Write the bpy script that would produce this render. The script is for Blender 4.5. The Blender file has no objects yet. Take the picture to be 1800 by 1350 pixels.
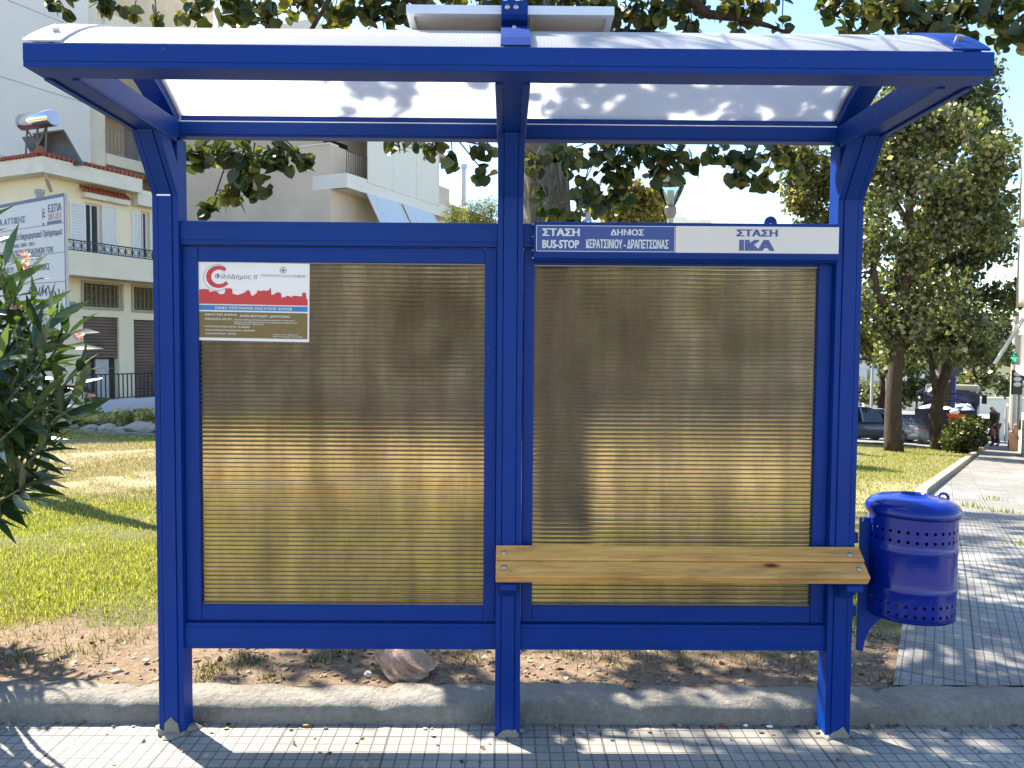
import bpy, bmesh, math, random
import numpy as np
from math import radians as R, sin, cos, pi, tan, atan2, hypot
from mathutils import Vector, Matrix
random.seed(7); rng = np.random.default_rng(7)
S = bpy.context.scene; COL = S.collection
# ------------------------------------------------------------------ camera
CAM = Vector((0.03, -2.93, 1.43)); FPX = 1400.0
camM = Matrix.Rotation(R(-0.45), 3, 'Z') @ Matrix.Rotation(R(90-2.66), 3, 'X') @ Matrix.Rotation(R(0.4), 3, 'Z')
cd = bpy.data.cameras.new("camera"); cam = bpy.data.objects.new("camera", cd); COL.objects.link(cam)
cam.location = CAM; cam.rotation_euler = camM.to_euler()
cd.lens = 28.0; cd.sensor_width = 36.0; cd.clip_start = 0.05; cd.clip_end = 3000
S.camera = cam
# ------------------------------------------------------------------ light
SUN_EL = R(48); SUN_ROT = R(-47.7)
sund = Vector((sin(SUN_ROT)*cos(SUN_EL), cos(SUN_ROT)*cos(SUN_EL), sin(SUN_EL)))
w = bpy.data.worlds.new("World"); S.world = w; w.use_nodes = True
wn = w.node_tree.nodes; wl = w.node_tree.links
sky = wn.new('ShaderNodeTexSky'); sky.sky_type = 'NISHITA'; sky.sun_disc = False
sky.sun_elevation = SUN_EL; sky.sun_rotation = SUN_ROT; sky.dust_density = .35; sky.air_density = 1.0
hs0 = wn.new('ShaderNodeHueSaturation'); hs0.inputs['Saturation'].default_value = 1.1
wl.new(sky.outputs[0], hs0.inputs['Color']); wl.new(hs0.outputs[0], wn['Background'].inputs[0]); wn['Background'].inputs[1].default_value = 0.112
sl = bpy.data.lights.new("sun", 'SUN'); sl.energy = 5.0; sl.angle = R(0.53); sl.color = (1, .93, .81)
so = bpy.data.objects.new("sun", sl); COL.objects.link(so); so.location = (0, 0, 30)
so.rotation_euler = sund.to_track_quat('Z', 'Y').to_euler()
S.view_settings.view_transform = 'Standard'; S.view_settings.look = 'None'
S.view_settings.exposure = 1.82; S.view_settings.gamma = 1
S.cycles.use_denoising = True
S.cycles.max_bounces = 10; S.cycles.transparent_max_bounces = 16; S.cycles.transmission_bounces = 8
S.cycles.caustics_reflective = False; S.cycles.caustics_refractive = False
S.cycles.sample_clamp_indirect = 6.0
# ------------------------------------------------------------------ helpers
def ray(px, py): return camM @ Vector(((px-900)/FPX, -(py-675)/FPX, -1))
def atY(px, py, Y):
    d = ray(px, py); return CAM + d*((Y-CAM.y)/d.y)
def atZ(px, py, Z):
    d = ray(px, py); return CAM + d*((Z-CAM.z)/d.z)
def plane_uv(px, py, o, u, v):
    n = u.cross(v); d = ray(px, py); t = (o-CAM).dot(n)/d.dot(n); q = CAM+d*t-o
    return q.dot(u), q.dot(v)
def px_of(p):
    q = camM.transposed() @ (Vector(p)-CAM); return 900+FPX*q.x/-q.z, 675-FPX*q.y/-q.z
def sm(a, b, t):
    t = np.clip((t-a)/(b-a), 0, 1); return t*t*(3-2*t)
GP = -0.035
def G(x, y):                                     # height of the sloping park ground
    x = np.asarray(x, float); y = np.asarray(y, float)
    yy = np.where(y < 45, y, 45+(y-45)*.05); xx = np.clip(x, -45, 45)
    z = .045 - .06*np.maximum(yy-.25, 0)*sm(.25, 4, yy) - .045*xx*sm(.5, 9, yy)
    z = z-.9*sm(15.9, 16.8, y)*(1-sm(-5, 3, x))
    return np.where(y < .25, GP-.03, z)
def g(x, y): return float(G(x, y))
def onG(px, py, dz=0):                           # point of the ground seen at a pixel
    d = ray(px, py); t = 3.2
    for i in range(60000):
        p = CAM+d*t
        if p.z <= g(p.x, p.y)+dz: return p
        t *= 1.0015
        if t > 400: return p
def edge(y): return 1.62+.55*(y-.25)+.1*max(0, y-9)

class MB:
    def __init__(s): s.v = []; s.f = []
    def add(s, vs, fs):
        n = len(s.v); s.v += [Vector(p) for p in vs]; s.f += [tuple(i+n for i in f) for f in fs]; return s
    def box(s, x0, x1, y0, y1, z0, z1, M=None):
        vs = [Vector((x, y, z)) for x in (x0, x1) for y in (y0, y1) for z in (z0, z1)]
        if M is not None: vs = [M @ p for p in vs]
        return s.add(vs, [(0, 1, 3, 2), (4, 6, 7, 5), (0, 4, 5, 1), (2, 3, 7, 6), (0, 2, 6, 4), (1, 5, 7, 3)])
    def prism(s, poly, a, b, M=None):            # poly closed list of (u,v); extruded from a to b along third axis; M maps (u,v,w)
        n = len(poly)
        vs = [Vector((p[0], p[1], a)) for p in poly]+[Vector((p[0], p[1], b)) for p in poly]
        if M is not None: vs = [M @ p for p in vs]
        fs = [tuple(range(n))[::-1], tuple(range(n, 2*n))]+[(i, (i+1) % n, n+(i+1) % n, n+i) for i in range(n)]
        return s.add(vs, fs)
    def tube(s, pts, rad, n=8, cap=True):
        pts = [Vector(p) for p in pts]; k = len(pts)
        if not hasattr(rad, '__len__'): rad = [rad]*k
        vs = []; ref = None
        for i, p in enumerate(pts):
            t = (pts[min(i+1, k-1)]-pts[max(i-1, 0)]).normalized()
            if ref is None:
                ref = t.cross(Vector((0.31, .2, .93)))
                if ref.length < .05: ref = t.cross(Vector((1, 0, 0)))
            ref = (ref-t*ref.dot(t)).normalized(); b = t.cross(ref)
            for j in range(n):
                a = 2*pi*j/n; vs.append(p+(ref*cos(a)+b*sin(a))*rad[i])
        fs = [(i*n+j, i*n+(j+1) % n, (i+1)*n+(j+1) % n, (i+1)*n+j) for i in range(k-1) for j in range(n)]
        if cap: fs += [tuple(range(n))[::-1], tuple(range((k-1)*n, k*n))]
        return s.add(vs, fs)
    def lathe(s, prof, c, n=32, M=None):
        vs = []
        for r, z in prof:
            for j in range(n):
                a = 2*pi*j/n; p = Vector((r*cos(a), r*sin(a), z))
                if M is not None: p = M @ p
                vs.append(p+Vector(c))
        k = len(prof)
        fs = [(i*n+j, i*n+(j+1) % n, (i+1)*n+(j+1) % n, (i+1)*n+j) for i in range(k-1) for j in range(n)]
        return s.add(vs, fs)
    def build(s, name, m, parent=None, local=False, bevel=0, smooth=False, sub=0):
        me = bpy.data.meshes.new(name)
        vs = s.v
        if parent is not None and not local:
            Wi = W(parent).inverted(); vs = [Wi @ p for p in vs]
        me.from_pydata([tuple(p) for p in vs], [], s.f); me.validate()
        bm = bmesh.new(); bm.from_mesh(me); bmesh.ops.recalc_face_normals(bm, faces=bm.faces); bm.to_mesh(me); bm.free()
        o = bpy.data.objects.new(name, me); COL.objects.link(o)
        if m is not None: me.materials.append(m)
        if parent is not None: o.parent = parent
        if bevel:
            b = o.modifiers.new("bevel", 'BEVEL'); b.width = bevel; b.segments = 2; b.limit_method = 'ANGLE'; b.angle_limit = R(40)
        if sub:
            b = o.modifiers.new("sub", 'SUBSURF'); b.levels = sub; b.render_levels = sub
        if smooth:
            for p in me.polygons: p.use_smooth = True
        return o
def W(o):
    M = o.matrix_basis.copy()
    while o.parent: o = o.parent; M = o.matrix_basis @ M
    return M
def tag(o, label=None, cat=None, group=None, kind=None):
    if label: o['label'] = label
    if cat: o['category'] = cat
    if group: o['group'] = group
    if kind: o['kind'] = kind
    return o
def thing(name, loc, label, cat, group=None, rz=0):
    o = bpy.data.objects.new(name, None); COL.objects.link(o); o.empty_display_size = .1
    o.location = loc; o.rotation_euler = (0, 0, rz); return tag(o, label, cat, group)
def box(name, m, parent, *a, bevel=0, M=None):
    return MB().box(*a, M=M).build(name, m, parent, bevel=bevel)
def frame(o, u, v):                              # matrix mapping (u,v,n)
    u = Vector(u).normalized(); v = Vector(v).normalized(); n = u.cross(v)
    return Matrix(((u.x, v.x, n.x, o[0]), (u.y, v.y, n.y, o[1]), (u.z, v.z, n.z, o[2]), (0, 0, 0, 1)))
def np_mesh(name, V, F, m, parent=None, smooth=False):   # V (n,3), F (k,c) uniform polygons
    if parent is not None:
        Wi = np.array(W(parent).inverted()); V = V @ Wi[:3, :3].T + Wi[:3, 3]
    me = bpy.data.meshes.new(name); n, c = F.shape
    me.vertices.add(len(V)); me.vertices.foreach_set('co', V.astype(np.float32).ravel())
    me.loops.add(n*c); me.loops.foreach_set('vertex_index', F.astype(np.int32).ravel())
    me.polygons.add(n); me.polygons.foreach_set('loop_start', np.arange(0, n*c, c, dtype=np.int32))
    me.update(calc_edges=True); me.validate()
    if smooth: me.polygons.foreach_set('use_smooth', np.ones(n, bool))
    o = bpy.data.objects.new(name, me); COL.objects.link(o); me.materials.append(m)
    if parent is not None: o.parent = parent
    return o
# ------------------------------------------------------------------ materials
class NT:
    def __init__(s, name):
        s.m = bpy.data.materials.new(name); s.m.use_nodes = True; s.t = s.m.node_tree; s.n = s.t.nodes; s.l = s.t.links
        s.b = s.n['Principled BSDF']; s.out = s.n['Material Output']
    def new(s, t, **k):
        x = s.n.new(t)
        for a, b in k.items(): setattr(x, a, b)
        return x
    def link(s, a, b): s.l.new(a, b)
    def coord(s, scale=(1, 1, 1), rot=(0, 0, 0), kind='Object'):
        tc = s.new('ShaderNodeTexCoord'); mp = s.new('ShaderNodeMapping')
        mp.inputs['Scale'].default_value = scale; mp.inputs['Rotation'].default_value = rot
        s.link(tc.outputs[kind], mp.inputs[0]); return mp.outputs[0]
    def noise(s, co, scale, detail=5, rough=.6, dist=0):
        x = s.new('ShaderNodeTexNoise'); x.inputs['Scale'].default_value = scale; x.inputs['Detail'].default_value = detail
        x.inputs['Roughness'].default_value = rough; x.inputs['Distortion'].default_value = dist
        s.link(co, x.inputs['Vector']); return x.outputs['Fac']
    def ramp(s, fac, stops):
        x = s.new('ShaderNodeValToRGB'); e = x.color_ramp.elements
        while len(e) < len(stops): e.new(.5)
        for el, (p, c) in zip(e, stops): el.position = p; el.color = (*c, 1) if len(c) == 3 else c
        s.link(fac, x.inputs[0]); return x.outputs[0]
    def mix(s, fac, a, b, mode='MIX'):
        x = s.new('ShaderNodeMix', data_type='RGBA', blend_type=mode)
        for sock, v in ((x.inputs[0], fac), (x.inputs[6], a), (x.inputs[7], b)):
            if isinstance(v, (int, float)): sock.default_value = v
            elif isinstance(v, tuple): sock.default_value = (*v, 1)
            else: s.link(v, sock)
        return x.outputs[2]
    def math(s, op, a, b=0):
        x = s.new('ShaderNodeMath', operation=op)
        for sock, v in ((x.inputs[0], a), (x.inputs[1], b)):
            if isinstance(v, (int, float)): sock.default_value = v
            else: s.link(v, sock)
        return x.outputs[0]
    def bump(s, h, strength=.3, dist=.01):
        x = s.new('ShaderNodeBump'); x.inputs['Strength'].default_value = strength; x.inputs['Distance'].default_value = dist
        s.link(h, x.inputs['Height']); return x.outputs[0]
    def set(s, col=None, rough=None, metal=None, normal=None, spec=None, coat=None):
        for k, v in (('Base Color', col), ('Roughness', rough), ('Metallic', metal), ('Normal', normal), ('Specular IOR Level', spec), ('Coat Weight', coat)):
            if v is None: continue
            if isinstance(v, (int, float)): s.b.inputs[k].default_value = v
            elif isinstance(v, tuple): s.b.inputs[k].default_value = (*v, 1)
            else: s.link(v, s.b.inputs[k])
        return s.m
MC = {}
def mat(name, col, rough=.6, var=.15, scale=3, metal=0, bump=0, bscale=40, coat=0, spec=.5, col2=None, bdist=.01):
    if name in MC: return MC[name]
    t = NT(name); co = t.coord(); nz = t.noise(co, scale, 8, .65)
    c2 = col2 or tuple(c*(1-var) for c in col); c1 = tuple(min(1, c*(1+var*.4)) for c in col)
    c = t.ramp(nz, [(.3, c2), (.68, c1)])
    r = t.math('ADD', t.math('MULTIPLY', nz, .2), rough-.1)
    nrm = t.bump(t.noise(co, bscale, 6, .7), bump, bdist) if bump else None
    MC[name] = t.set(c, r, metal, nrm, spec, coat); return MC[name]
def leafmat(name, stops, rough=.45, trans=.45, tcol=(1.3, 1.25, .5), spec=.5):
    t = NT(name); ge = t.new('ShaderNodeNewGeometry')
    c = t.ramp(ge.outputs['Random Per Island'], stops)
    t.set(c, rough, spec=spec)
    tr = t.new('ShaderNodeBsdfTranslucent'); t.link(t.mix(1.0, c, tcol, 'MULTIPLY'), tr.inputs[0])
    mx = t.new('ShaderNodeMixShader'); mx.inputs[0].default_value = trans
    t.link(t.b.outputs[0], mx.inputs[1]); t.link(tr.outputs[0], mx.inputs[2]); t.link(mx.outputs[0], t.out.inputs[0])
    return t.m
def wear_paint(name, col, dark=.8):
    t = NT(name); co = t.coord(); n1 = t.noise(co, 2.3, 6, .6); n2 = t.noise(co, 90, 3, .5)
    c = t.ramp(n1, [(.3, tuple(x*dark for x in col)), (.7, col)])
    speck = t.ramp(t.noise(co, 23, 2, .5), [(.74, (0, 0, 0)), (.78, (1, 1, 1))])
    c = t.mix(t.math('MULTIPLY', speck, .25), c, (.12, .16, .34))
    return t.set(c, t.math('ADD', t.math('MULTIPLY', n1, .2), .36), normal=t.bump(n2, .06, .002), spec=.2)
BLUE = wear_paint('blue_paint', (.0010, .033, .225))
BINBLUE = NT('bin_blue'); _c = BINBLUE.coord(); BINBLUE = BINBLUE.set((.0010, .015, .20), .2, normal=BINBLUE.bump(BINBLUE.noise(_c, 14, 3, .5), .12, .01), coat=.15, spec=.35)
STEEL = mat('galvanised', (.45, .46, .47), .38, metal=.9, scale=20)
ALU = mat('aluminium', (.72, .74, .78), .4, metal=.35, scale=6)
DARK = mat('dark_void', (.012, .012, .014), .8)
WHITE = mat('white_paint', (.78, .78, .76), .55, var=.08)
BLACK = mat('black_metal', (.02, .02, .022), .5)
MORTAR = mat('mortar', (.25, .225, .185), .9, bump=.5, scale=18, bscale=90)
PRINTWHITE = mat('print_white', (.72, .73, .73), .45, var=.05)
NAVY = mat('print_navy', (.02, .035, .14), .5)
def wood():
    t = NT('bench_wood'); co = t.coord((1.1, 16, 16)); n = t.noise(co, 2.2, 8, .62, .6)
    c = t.ramp(n, [(.3, (.44, .20, .045)), (.5, (.66, .345, .088)), (.7, (.76, .45, .135))])
    dirt = t.ramp(t.noise(t.coord((1, 5, 5)), 3.1, 5, .6), [(.48, (1, 1, 1)), (.68, (.48, .40, .34))])
    c = t.mix(.8, c, dirt, 'MULTIPLY')
    vo = t.new('ShaderNodeTexVoronoi'); vo.inputs['Scale'].default_value = 1.0
    t.link(t.coord((3.2, 9, 9)), vo.inputs['Vector'])
    kn = t.ramp(vo.outputs['Distance'], [(.09, (.16, .06, .03)), (.15, (1, 1, 1))])
    c = t.mix(1.0, c, kn, 'MULTIPLY')
    return t.set(c, .5, normal=t.bump(n, .25, .004))
WOOD = wood()
def roofsheet():
    t = NT('opal_sheet'); co = t.coord(); wv = t.new('ShaderNodeTexWave', bands_direction='X'); wv.inputs['Scale'].default_value = 32
    t.link(co, wv.inputs['Vector'])
    c = t.mix(wv.outputs['Fac'], (.80, .81, .82), (.88, .885, .89))
    dirt = t.ramp(t.noise(co, 1.7, 6, .65), [(.35, (.86, .86, .85)), (.65, (1, 1, 1))]); c = t.mix(.7, c, dirt, 'MULTIPLY')
    t.set(c, .35)
    tr = t.new('ShaderNodeBsdfTranslucent'); t.link(c, tr.inputs[0])
    mx = t.new('ShaderNodeMixShader'); mx.inputs[0].default_value = .66
    t.link(t.b.outputs[0], mx.inputs[1]); t.link(tr.outputs[0], mx.inputs[2]); t.link(mx.outputs[0], t.out.inputs[0]); return t.m
OPAL = roofsheet()
def bronze():
    t = NT('bronze_polycarbonate'); co = t.coord()
    wv = t.new('ShaderNodeTexWave', bands_direction='Z', wave_profile='SIN'); wv.inputs['Scale'].default_value = 19.04/ 1.0
    t.link(co, wv.inputs['Vector'])
    wob = t.noise(t.coord((.9, 1, 3)), 2.0, 3, .5)
    h = t.math('ADD', t.math('MULTIPLY', wv.outputs['Fac'], 1.0), t.math('MULTIPLY', wob, 2.5))
    nrm = t.bump(h, .7, .004)
    strk = t.ramp(t.noise(t.coord((7, 1, .5)), 1.3, 5, .6), [(.36, (.68, .61, .51)), (.62, (.86, .775, .63))])
    grime = t.ramp(t.noise(t.coord((3, 1, 1.6)), 2.2, 8, .72), [(.34, (.72, .70, .68)), (.6, (1, 1, 1))]); rcol = t.mix(.8, strk, grime, 'MULTIPLY')
    rf = t.new('ShaderNodeBsdfRefraction'); t.link(rcol, rf.inputs['Color']); rf.inputs['Roughness'].default_value = .27; rf.inputs['IOR'].default_value = 1.16; t.link(nrm, rf.inputs['Normal'])
    tr = t.new('ShaderNodeBsdfTranslucent'); tr.inputs[0].default_value = (.42, .35, .2, 1)
    gl = t.new('ShaderNodeBsdfGlossy'); gl.inputs['Roughness'].default_value = .12; gl.inputs['Color'].default_value = (.8, .8, .8, 1); t.link(nrm, gl.inputs['Normal'])
    m1 = t.new('ShaderNodeMixShader'); m1.inputs[0].default_value = .06
    t.link(rf.outputs[0], m1.inputs[1]); t.link(tr.outputs[0], m1.inputs[2])
    fr = t.new('ShaderNodeFresnel'); fr.inputs['IOR'].default_value = 1.45
    m2 = t.new('ShaderNodeMixShader'); t.link(fr.outputs[0], m2.inputs[0]); t.link(m1.outputs[0], m2.inputs[1]); t.link(gl.outputs[0], m2.inputs[2])
    t.link(m2.outputs[0], t.out.inputs[0]); return t.m
BRONZE = bronze()
RIB = mat('bronze_rib', (.075, .052, .028), .5)
def tiles(name, w, h, base, rot=0, big=8):
    t = NT(name); co = t.coord(rot=(0, 0, rot))
    br = t.new('ShaderNodeTexBrick'); br.offset = 0; br.inputs['Scale'].default_value = 1
    br.inputs['Brick Width'].default_value = w; br.inputs['Row Height'].default_value = h; br.inputs['Mortar Size'].default_value = .0035
    br.inputs['Mortar Smooth'].default_value = .6; br.inputs['Bias'].default_value = 0
    br.inputs['Color1'].default_value = (.72, .72, .72, 1); br.inputs['Color2'].default_value = (1, 1, 1, 1)
    wb = t.new('ShaderNodeVectorMath', operation='MULTIPLY_ADD'); nzc = t.new('ShaderNodeTexNoise'); nzc.inputs['Scale'].default_value = 6; t.link(co, nzc.inputs['Vector'])
    t.link(nzc.outputs['Color'], wb.inputs[0]); wb.inputs[1].default_value = (.006, .006, 0); t.link(co, wb.inputs[2]); t.link(wb.outputs[0], br.inputs['Vector'])
    b2 = t.new('ShaderNodeTexBrick'); b2.offset = 0; b2.inputs['Scale'].default_value = 1
    b2.inputs['Brick Width'].default_value = .4; b2.inputs['Row Height'].default_value = .4; b2.inputs['Mortar Size'].default_value = .004; b2.inputs['Mortar Smooth'].default_value = .4
    b2.inputs['Color1'].default_value = (.6, .6, .6, 1); b2.inputs['Color2'].default_value = (1, 1, 1, 1); t.link(co, b2.inputs['Vector'])
    n = t.noise(co, 2.2, 8, .65); n2 = t.noise(co, 60, 5, .7)
    c = t.ramp(n, [(.3, tuple(x*.68 for x in base)), (.7, base)])
    c = t.mix(.35, c, t.ramp(n2, [(.3, (.5, .5, .5)), (.7, (1, 1, 1))]), 'MULTIPLY')
    c = t.mix(.6, c, b2.outputs['Color'], 'MULTIPLY'); c = t.mix(.45, c, br.outputs['Color'], 'MULTIPLY')
    grime = t.ramp(t.noise(co, .9, 7, .7), [(.4, (.62, .58, .52)), (.62, (1, 1, 1))]); c = t.mix(.55, c, grime, 'MULTIPLY')
    stain = t.ramp(t.noise(co, 7, 4, .6), [(.66, (0, 0, 0)), (.75, (1, 1, 1))]); c = t.mix(t.math('MULTIPLY', stain, .5), c, (.06, .055, .05))
    f = t.math('MAXIMUM', br.outputs['Fac'], b2.outputs['Fac'])
    c = t.mix(t.math('MULTIPLY', f, .46), c, (.055, .05, .042))
    hh = t.math('ADD', t.math('MULTIPLY', f, -1), t.math('MULTIPLY', n2, .25))
    return t.set(c, .75, normal=t.bump(hh, .7, .004))
PAVE = tiles('pavement_tiles', .05, .055, (.47, .44, .39))
SIDEPAVE = tiles('side_pavement_tiles', .04, .092, (.38, .37, .35), rot=R(29))
def groundmat():
    t = NT('park_soil'); co = t.coord(); sep = t.new('ShaderNodeSeparateXYZ'); t.link(co, sep.inputs[0])
    n1 = t.noise(co, 1.1, 8, .65); n2 = t.noise(co, 26, 8, .75); n3 = t.noise(co, 150, 4, .7)
    soil = t.ramp(n2, [(.25, (.10, .068, .043)), (.5, (.245, .17, .108)), (.75, (.38, .29, .20))])
    soil = t.mix(.5, soil, t.ramp(n3, [(.3, (.45, .45, .45)), (.65, (1, 1, 1))]), 'MULTIPLY')
    dry = t.ramp(n3, [(.25, (.16, .13, .065)), (.5, (.36, .31, .18)), (.75, (.50, .44, .29))])
    grn = t.ramp(n3, [(.25, (.05, .052, .018)), (.6, (.15, .145, .05)), (.8, (.27, .25, .11))])
    yv = t.math('ADD', sep.outputs['Y'], t.math('MULTIPLY', t.math('SUBTRACT', n1, .5), 2.2))
    far = t.mix(t.ramp(t.math('DIVIDE', yv, 20), [(.24, (0, 0, 0)), (.3, (1, 1, 1)), (.5, (1, 1, 1)), (.6, (.25, .25, .25))]), grn, dry)
    k = t.math('ADD', sep.outputs['Y'], t.math('MULTIPLY', t.math('SUBTRACT', n1, .5), 1.1))
    c = t.mix(t.ramp(k, [(.9, (0, 0, 0)), (1.35, (1, 1, 1))]), soil, far)
    return t.set(c, .95, normal=t.bump(t.math('ADD', n2, t.math('MULTIPLY', n3, .5)), .8, .015), spec=.2)
SOIL = groundmat()
def kerbmat():
    t = NT('kerb_concrete'); co = t.coord(); n = t.noise(co, 3, 8, .7); n2 = t.noise(co, 45, 6, .75)
    c = t.ramp(n, [(.3, (.26, .23, .185)), (.7, (.48, .44, .375))]); c = t.mix(.55, c, t.ramp(n2, [(.3, (.45, .42, .38)), (.65, (1, 1, 1))]), 'MULTIPLY')
    return t.set(c, .9, normal=t.bump(t.math('ADD', n2, t.noise(co, 18, 4, .6)), 1.0, .03))
KERB = kerbmat()
ASPH = mat('asphalt', (.06, .06, .062), .85, bump=.4, scale=2, bscale=120)
def bark(name, col, sc=1):
    t = NT(name); co = t.coord((9*sc, 9*sc, 1.6*sc)); n = t.noise(co, 2.2, 8, .72, 1.2)
    c = t.ramp(n, [(.34, tuple(x*.3 for x in col)), (.62, col)])
    return t.set(c, .9, normal=t.bump(n, 1.0, .06), spec=.2)
BARK = bark('bark_grey', (.30, .26, .19)); BARKD = bark('bark_dark', (.10, .075, .055))
# ------------------------------------------------------------------ leaves
def tmpl(kind):
    if kind == 'round':
        o = [(0, 0), (.32, -.06), (.52, .2), (.48, .55), (.25, .84), (0, 1.0), (-.25, .84), (-.48, .55), (-.52, .2), (-.32, -.06)]
        v = [(x, y-.1, .16*abs(x)-.1*(y-.4)**2) for x, y in o]; mid = [(0, .1, -.02), (0, .5, 0)]
        V = np.array(v+mid); F = [(0, 1, 2, 10), (10, 2, 3, 11), (11, 3, 4, 5), (0, 10, 8, 9), (10, 11, 7, 8), (11, 5, 6, 7)]
    elif kind == 'lance':
        V = np.array([(0, 0, 0), (.09, .25, .03), (.1, .55, .03), (0, 1, -.08), (-.1, .55, .03), (-.09, .25, .03), (0, .25, 0), (0, .55, 0)])
        F = [(0, 1, 6, 0), (1, 2, 7, 6), (2, 3, 7, 2), (0, 6, 5, 0), (6, 7, 4, 5), (7, 3, 4, 7)]
        F = [(0, 1, 6, 5), (6, 1, 2, 7), (5, 6, 7, 4), (7, 2, 3, 4)]
    elif kind == 'needle':
        V = np.array([(0, 0, 0), (.05, .5, .02), (0, 1, 0), (-.05, .5, .02)]); F = [(0, 1, 2, 3)]
    else:
        V = np.array([(0, 0, 0), (.42, .45, .08), (0, 1, 0), (-.42, .45, .08)]); F = [(0, 1, 2, 3)]
    return V, np.array(F)
def rotmats(nrm, spin):                           # rows of nrm: leaf normals; leaf "up" y axis hangs, spun
    n = nrm/np.linalg.norm(nrm, axis=1, keepdims=True)
    a = np.where(np.abs(n[:, 2:3]) > .95, np.array([[1., 0, 0]]), np.array([[0, 0, 1.]]))
    x = np.cross(a, n); x /= np.linalg.norm(x, axis=1, keepdims=True); y = np.cross(n, x)
    c, s = np.cos(spin)[:, None], np.sin(spin)[:, None]
    return np.stack([x*c+y*s, -x*s+y*c, n], axis=2)
def leaves(name, P, size, kind, m, parent=None, hang=None, flat=.5, jit=.3, dirs=None):
    V, F = tmpl(kind); N = len(P)
    nr = rng.normal(size=(N, 3)); nr[:, 2] = np.abs(nr[:, 2])*flat+.15
    sp = rng.uniform(0, 2*pi, N) if hang is None else pi+rng.normal(0, hang, N)
    Rm = rotmats(nr, sp)
    if dirs is not None:
        y = dirs/np.linalg.norm(dirs, axis=1, keepdims=True); z = nr-y*(nr*y).sum(1, keepdims=True); z /= np.linalg.norm(z, axis=1, keepdims=True)
        Rm = np.stack([np.cross(y, z), y, z], axis=2)
    s = size*(1+rng.uniform(-jit, jit, N))
    A = np.einsum('nij,kj->nki', Rm, V)*s[:, None, None]+P[:, None, :]
    FF = (F[None]+(np.arange(N)*len(V))[:, None, None]).reshape(-1, F.shape[1])
    return np_mesh(name, A.reshape(-1, 3), FF, m, parent)
def ball(c, r, n, p=.5):
    d = rng.normal(size=(n, 3)); d /= np.linalg.norm(d, axis=1, keepdims=True)
    q = d*(rng.uniform(0, 1, (n, 1))**p)
    return q*np.array(r)+np.array(c)
# ------------------------------------------------------------------ text
_dg = None
TC = {}
def textmesh(s, bold=0.0, spacing=1.0):
    k = (s, bold, spacing)
    if k in TC: return TC[k]
    cu = bpy.data.curves.new('lettering', 'FONT'); cu.body = s; cu.size = 1; cu.offset = bold; cu.resolution_u = 2; cu.space_character = spacing
    o = bpy.data.objects.new('lettering', cu); COL.objects.link(o)
    dg = bpy.context.evaluated_depsgraph_get(); me = bpy.data.meshes.new_from_object(o.evaluated_get(dg))
    V = [v.co.copy() for v in me.vertices]; Fs = [tuple(p.vertices) for p in me.polygons]
    bpy.data.objects.remove(o); bpy.data.curves.remove(cu); bpy.data.meshes.remove(me)
    xs = [v.x for v in V]; ys = [v.y for v in V]; b = (min(xs), max(xs), min(ys), max(ys)); TC[k] = (V, Fs, b); return TC[k]
def put_text(mb, s, M, u0, u1, v0, v1, off=.0015, bold=.0, spacing=1.0, shear=0):
    V, Fs, b = textmesh(s, 0.0, spacing)          # heavier weights are the same outline struck a few times side by side
    bx = bold*4; sx = (u1-u0)/(b[1]-b[0]+bx); sy = (v1-v0)/(b[3]-b[2]+bx*.5); n = 1 if bold < .008 else 3
    for i in range(n):
        for j in range(1 if n == 1 else 2):
            du, dv = (bx*i/(n-1), bx*.5*j) if n > 1 else (0, 0)
            for q, f in enumerate(Fs):
                mb.add([M @ Vector((u0+(V[w_].x-b[0]+du)*sx, v0+(V[w_].y-b[2]+dv)*sy, off+.00003*(i+3*j)+.00001*(q % 31))) for w_ in f], [tuple(range(len(f)))])
def flat(mb, poly, M, off=.001):
    mb.add([M @ Vector((p[0], p[1], off)) for p in poly], [tuple(range(len(poly)))])
def rect(mb, M, u0, u1, v0, v1, off): flat(mb, [(u0, v0), (u1, v0), (u1, v1), (u0, v1)], M, off)
# ================================================================== SETTING
def axis(vals): return np.array(vals, float)
xs = np.unique(np.concatenate([np.linspace(-6, 8, 71), np.linspace(-40, 45, 86), -np.geomspace(40, 900, 14), np.geomspace(45, 900, 14)]))
ys = np.unique(np.concatenate([-np.geomspace(1, 900, 14), [.2, .2499, .2501], np.linspace(.26, 8, 60), np.linspace(8, 60, 80), np.geomspace(60, 900, 14)]))
X, Y = np.meshgrid(xs, ys, indexing='ij'); Z = G(X, Y)
dn = np.sin(X*7.3+Y*3.1)*np.cos(Y*5.7-X*2.2)*.012+np.sin(X*2.1-Y*1.3)*.015
EDG = 1.62+.55*(Y-.25)+.1*np.maximum(0, Y-9)
Z = Z+np.where((Y > .4) & (X < EDG-.3), dn*sm(.4, 1, Y)*(Y < 30), 0)-np.where((X > EDG+.15) & (Y > .25), .03, 0)
nx, ny = len(xs), len(ys); idx = np.arange(nx*ny).reshape(nx, ny)
F4 = np.stack([idx[:-1, :-1], idx[1:, :-1], idx[1:, 1:], idx[:-1, 1:]], -1).reshape(-1, 4)
o = np_mesh('ground', np.stack([X, Y, Z], -1).reshape(-1, 3), F4, SOIL, smooth=True); tag(o, kind='structure')
# front pavement, road behind the viewer
mb = MB(); mb.box(-30, 40, -5.2, .1, GP-.2, GP); o = mb.build('pavement', PAVE); tag(o, kind='structure')
mb = MB(); mb.box(-200, 200, -16, -5.21, GP-.3, GP-.13); o = mb.build('road', ASPH); tag(o, kind='structure')
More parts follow.
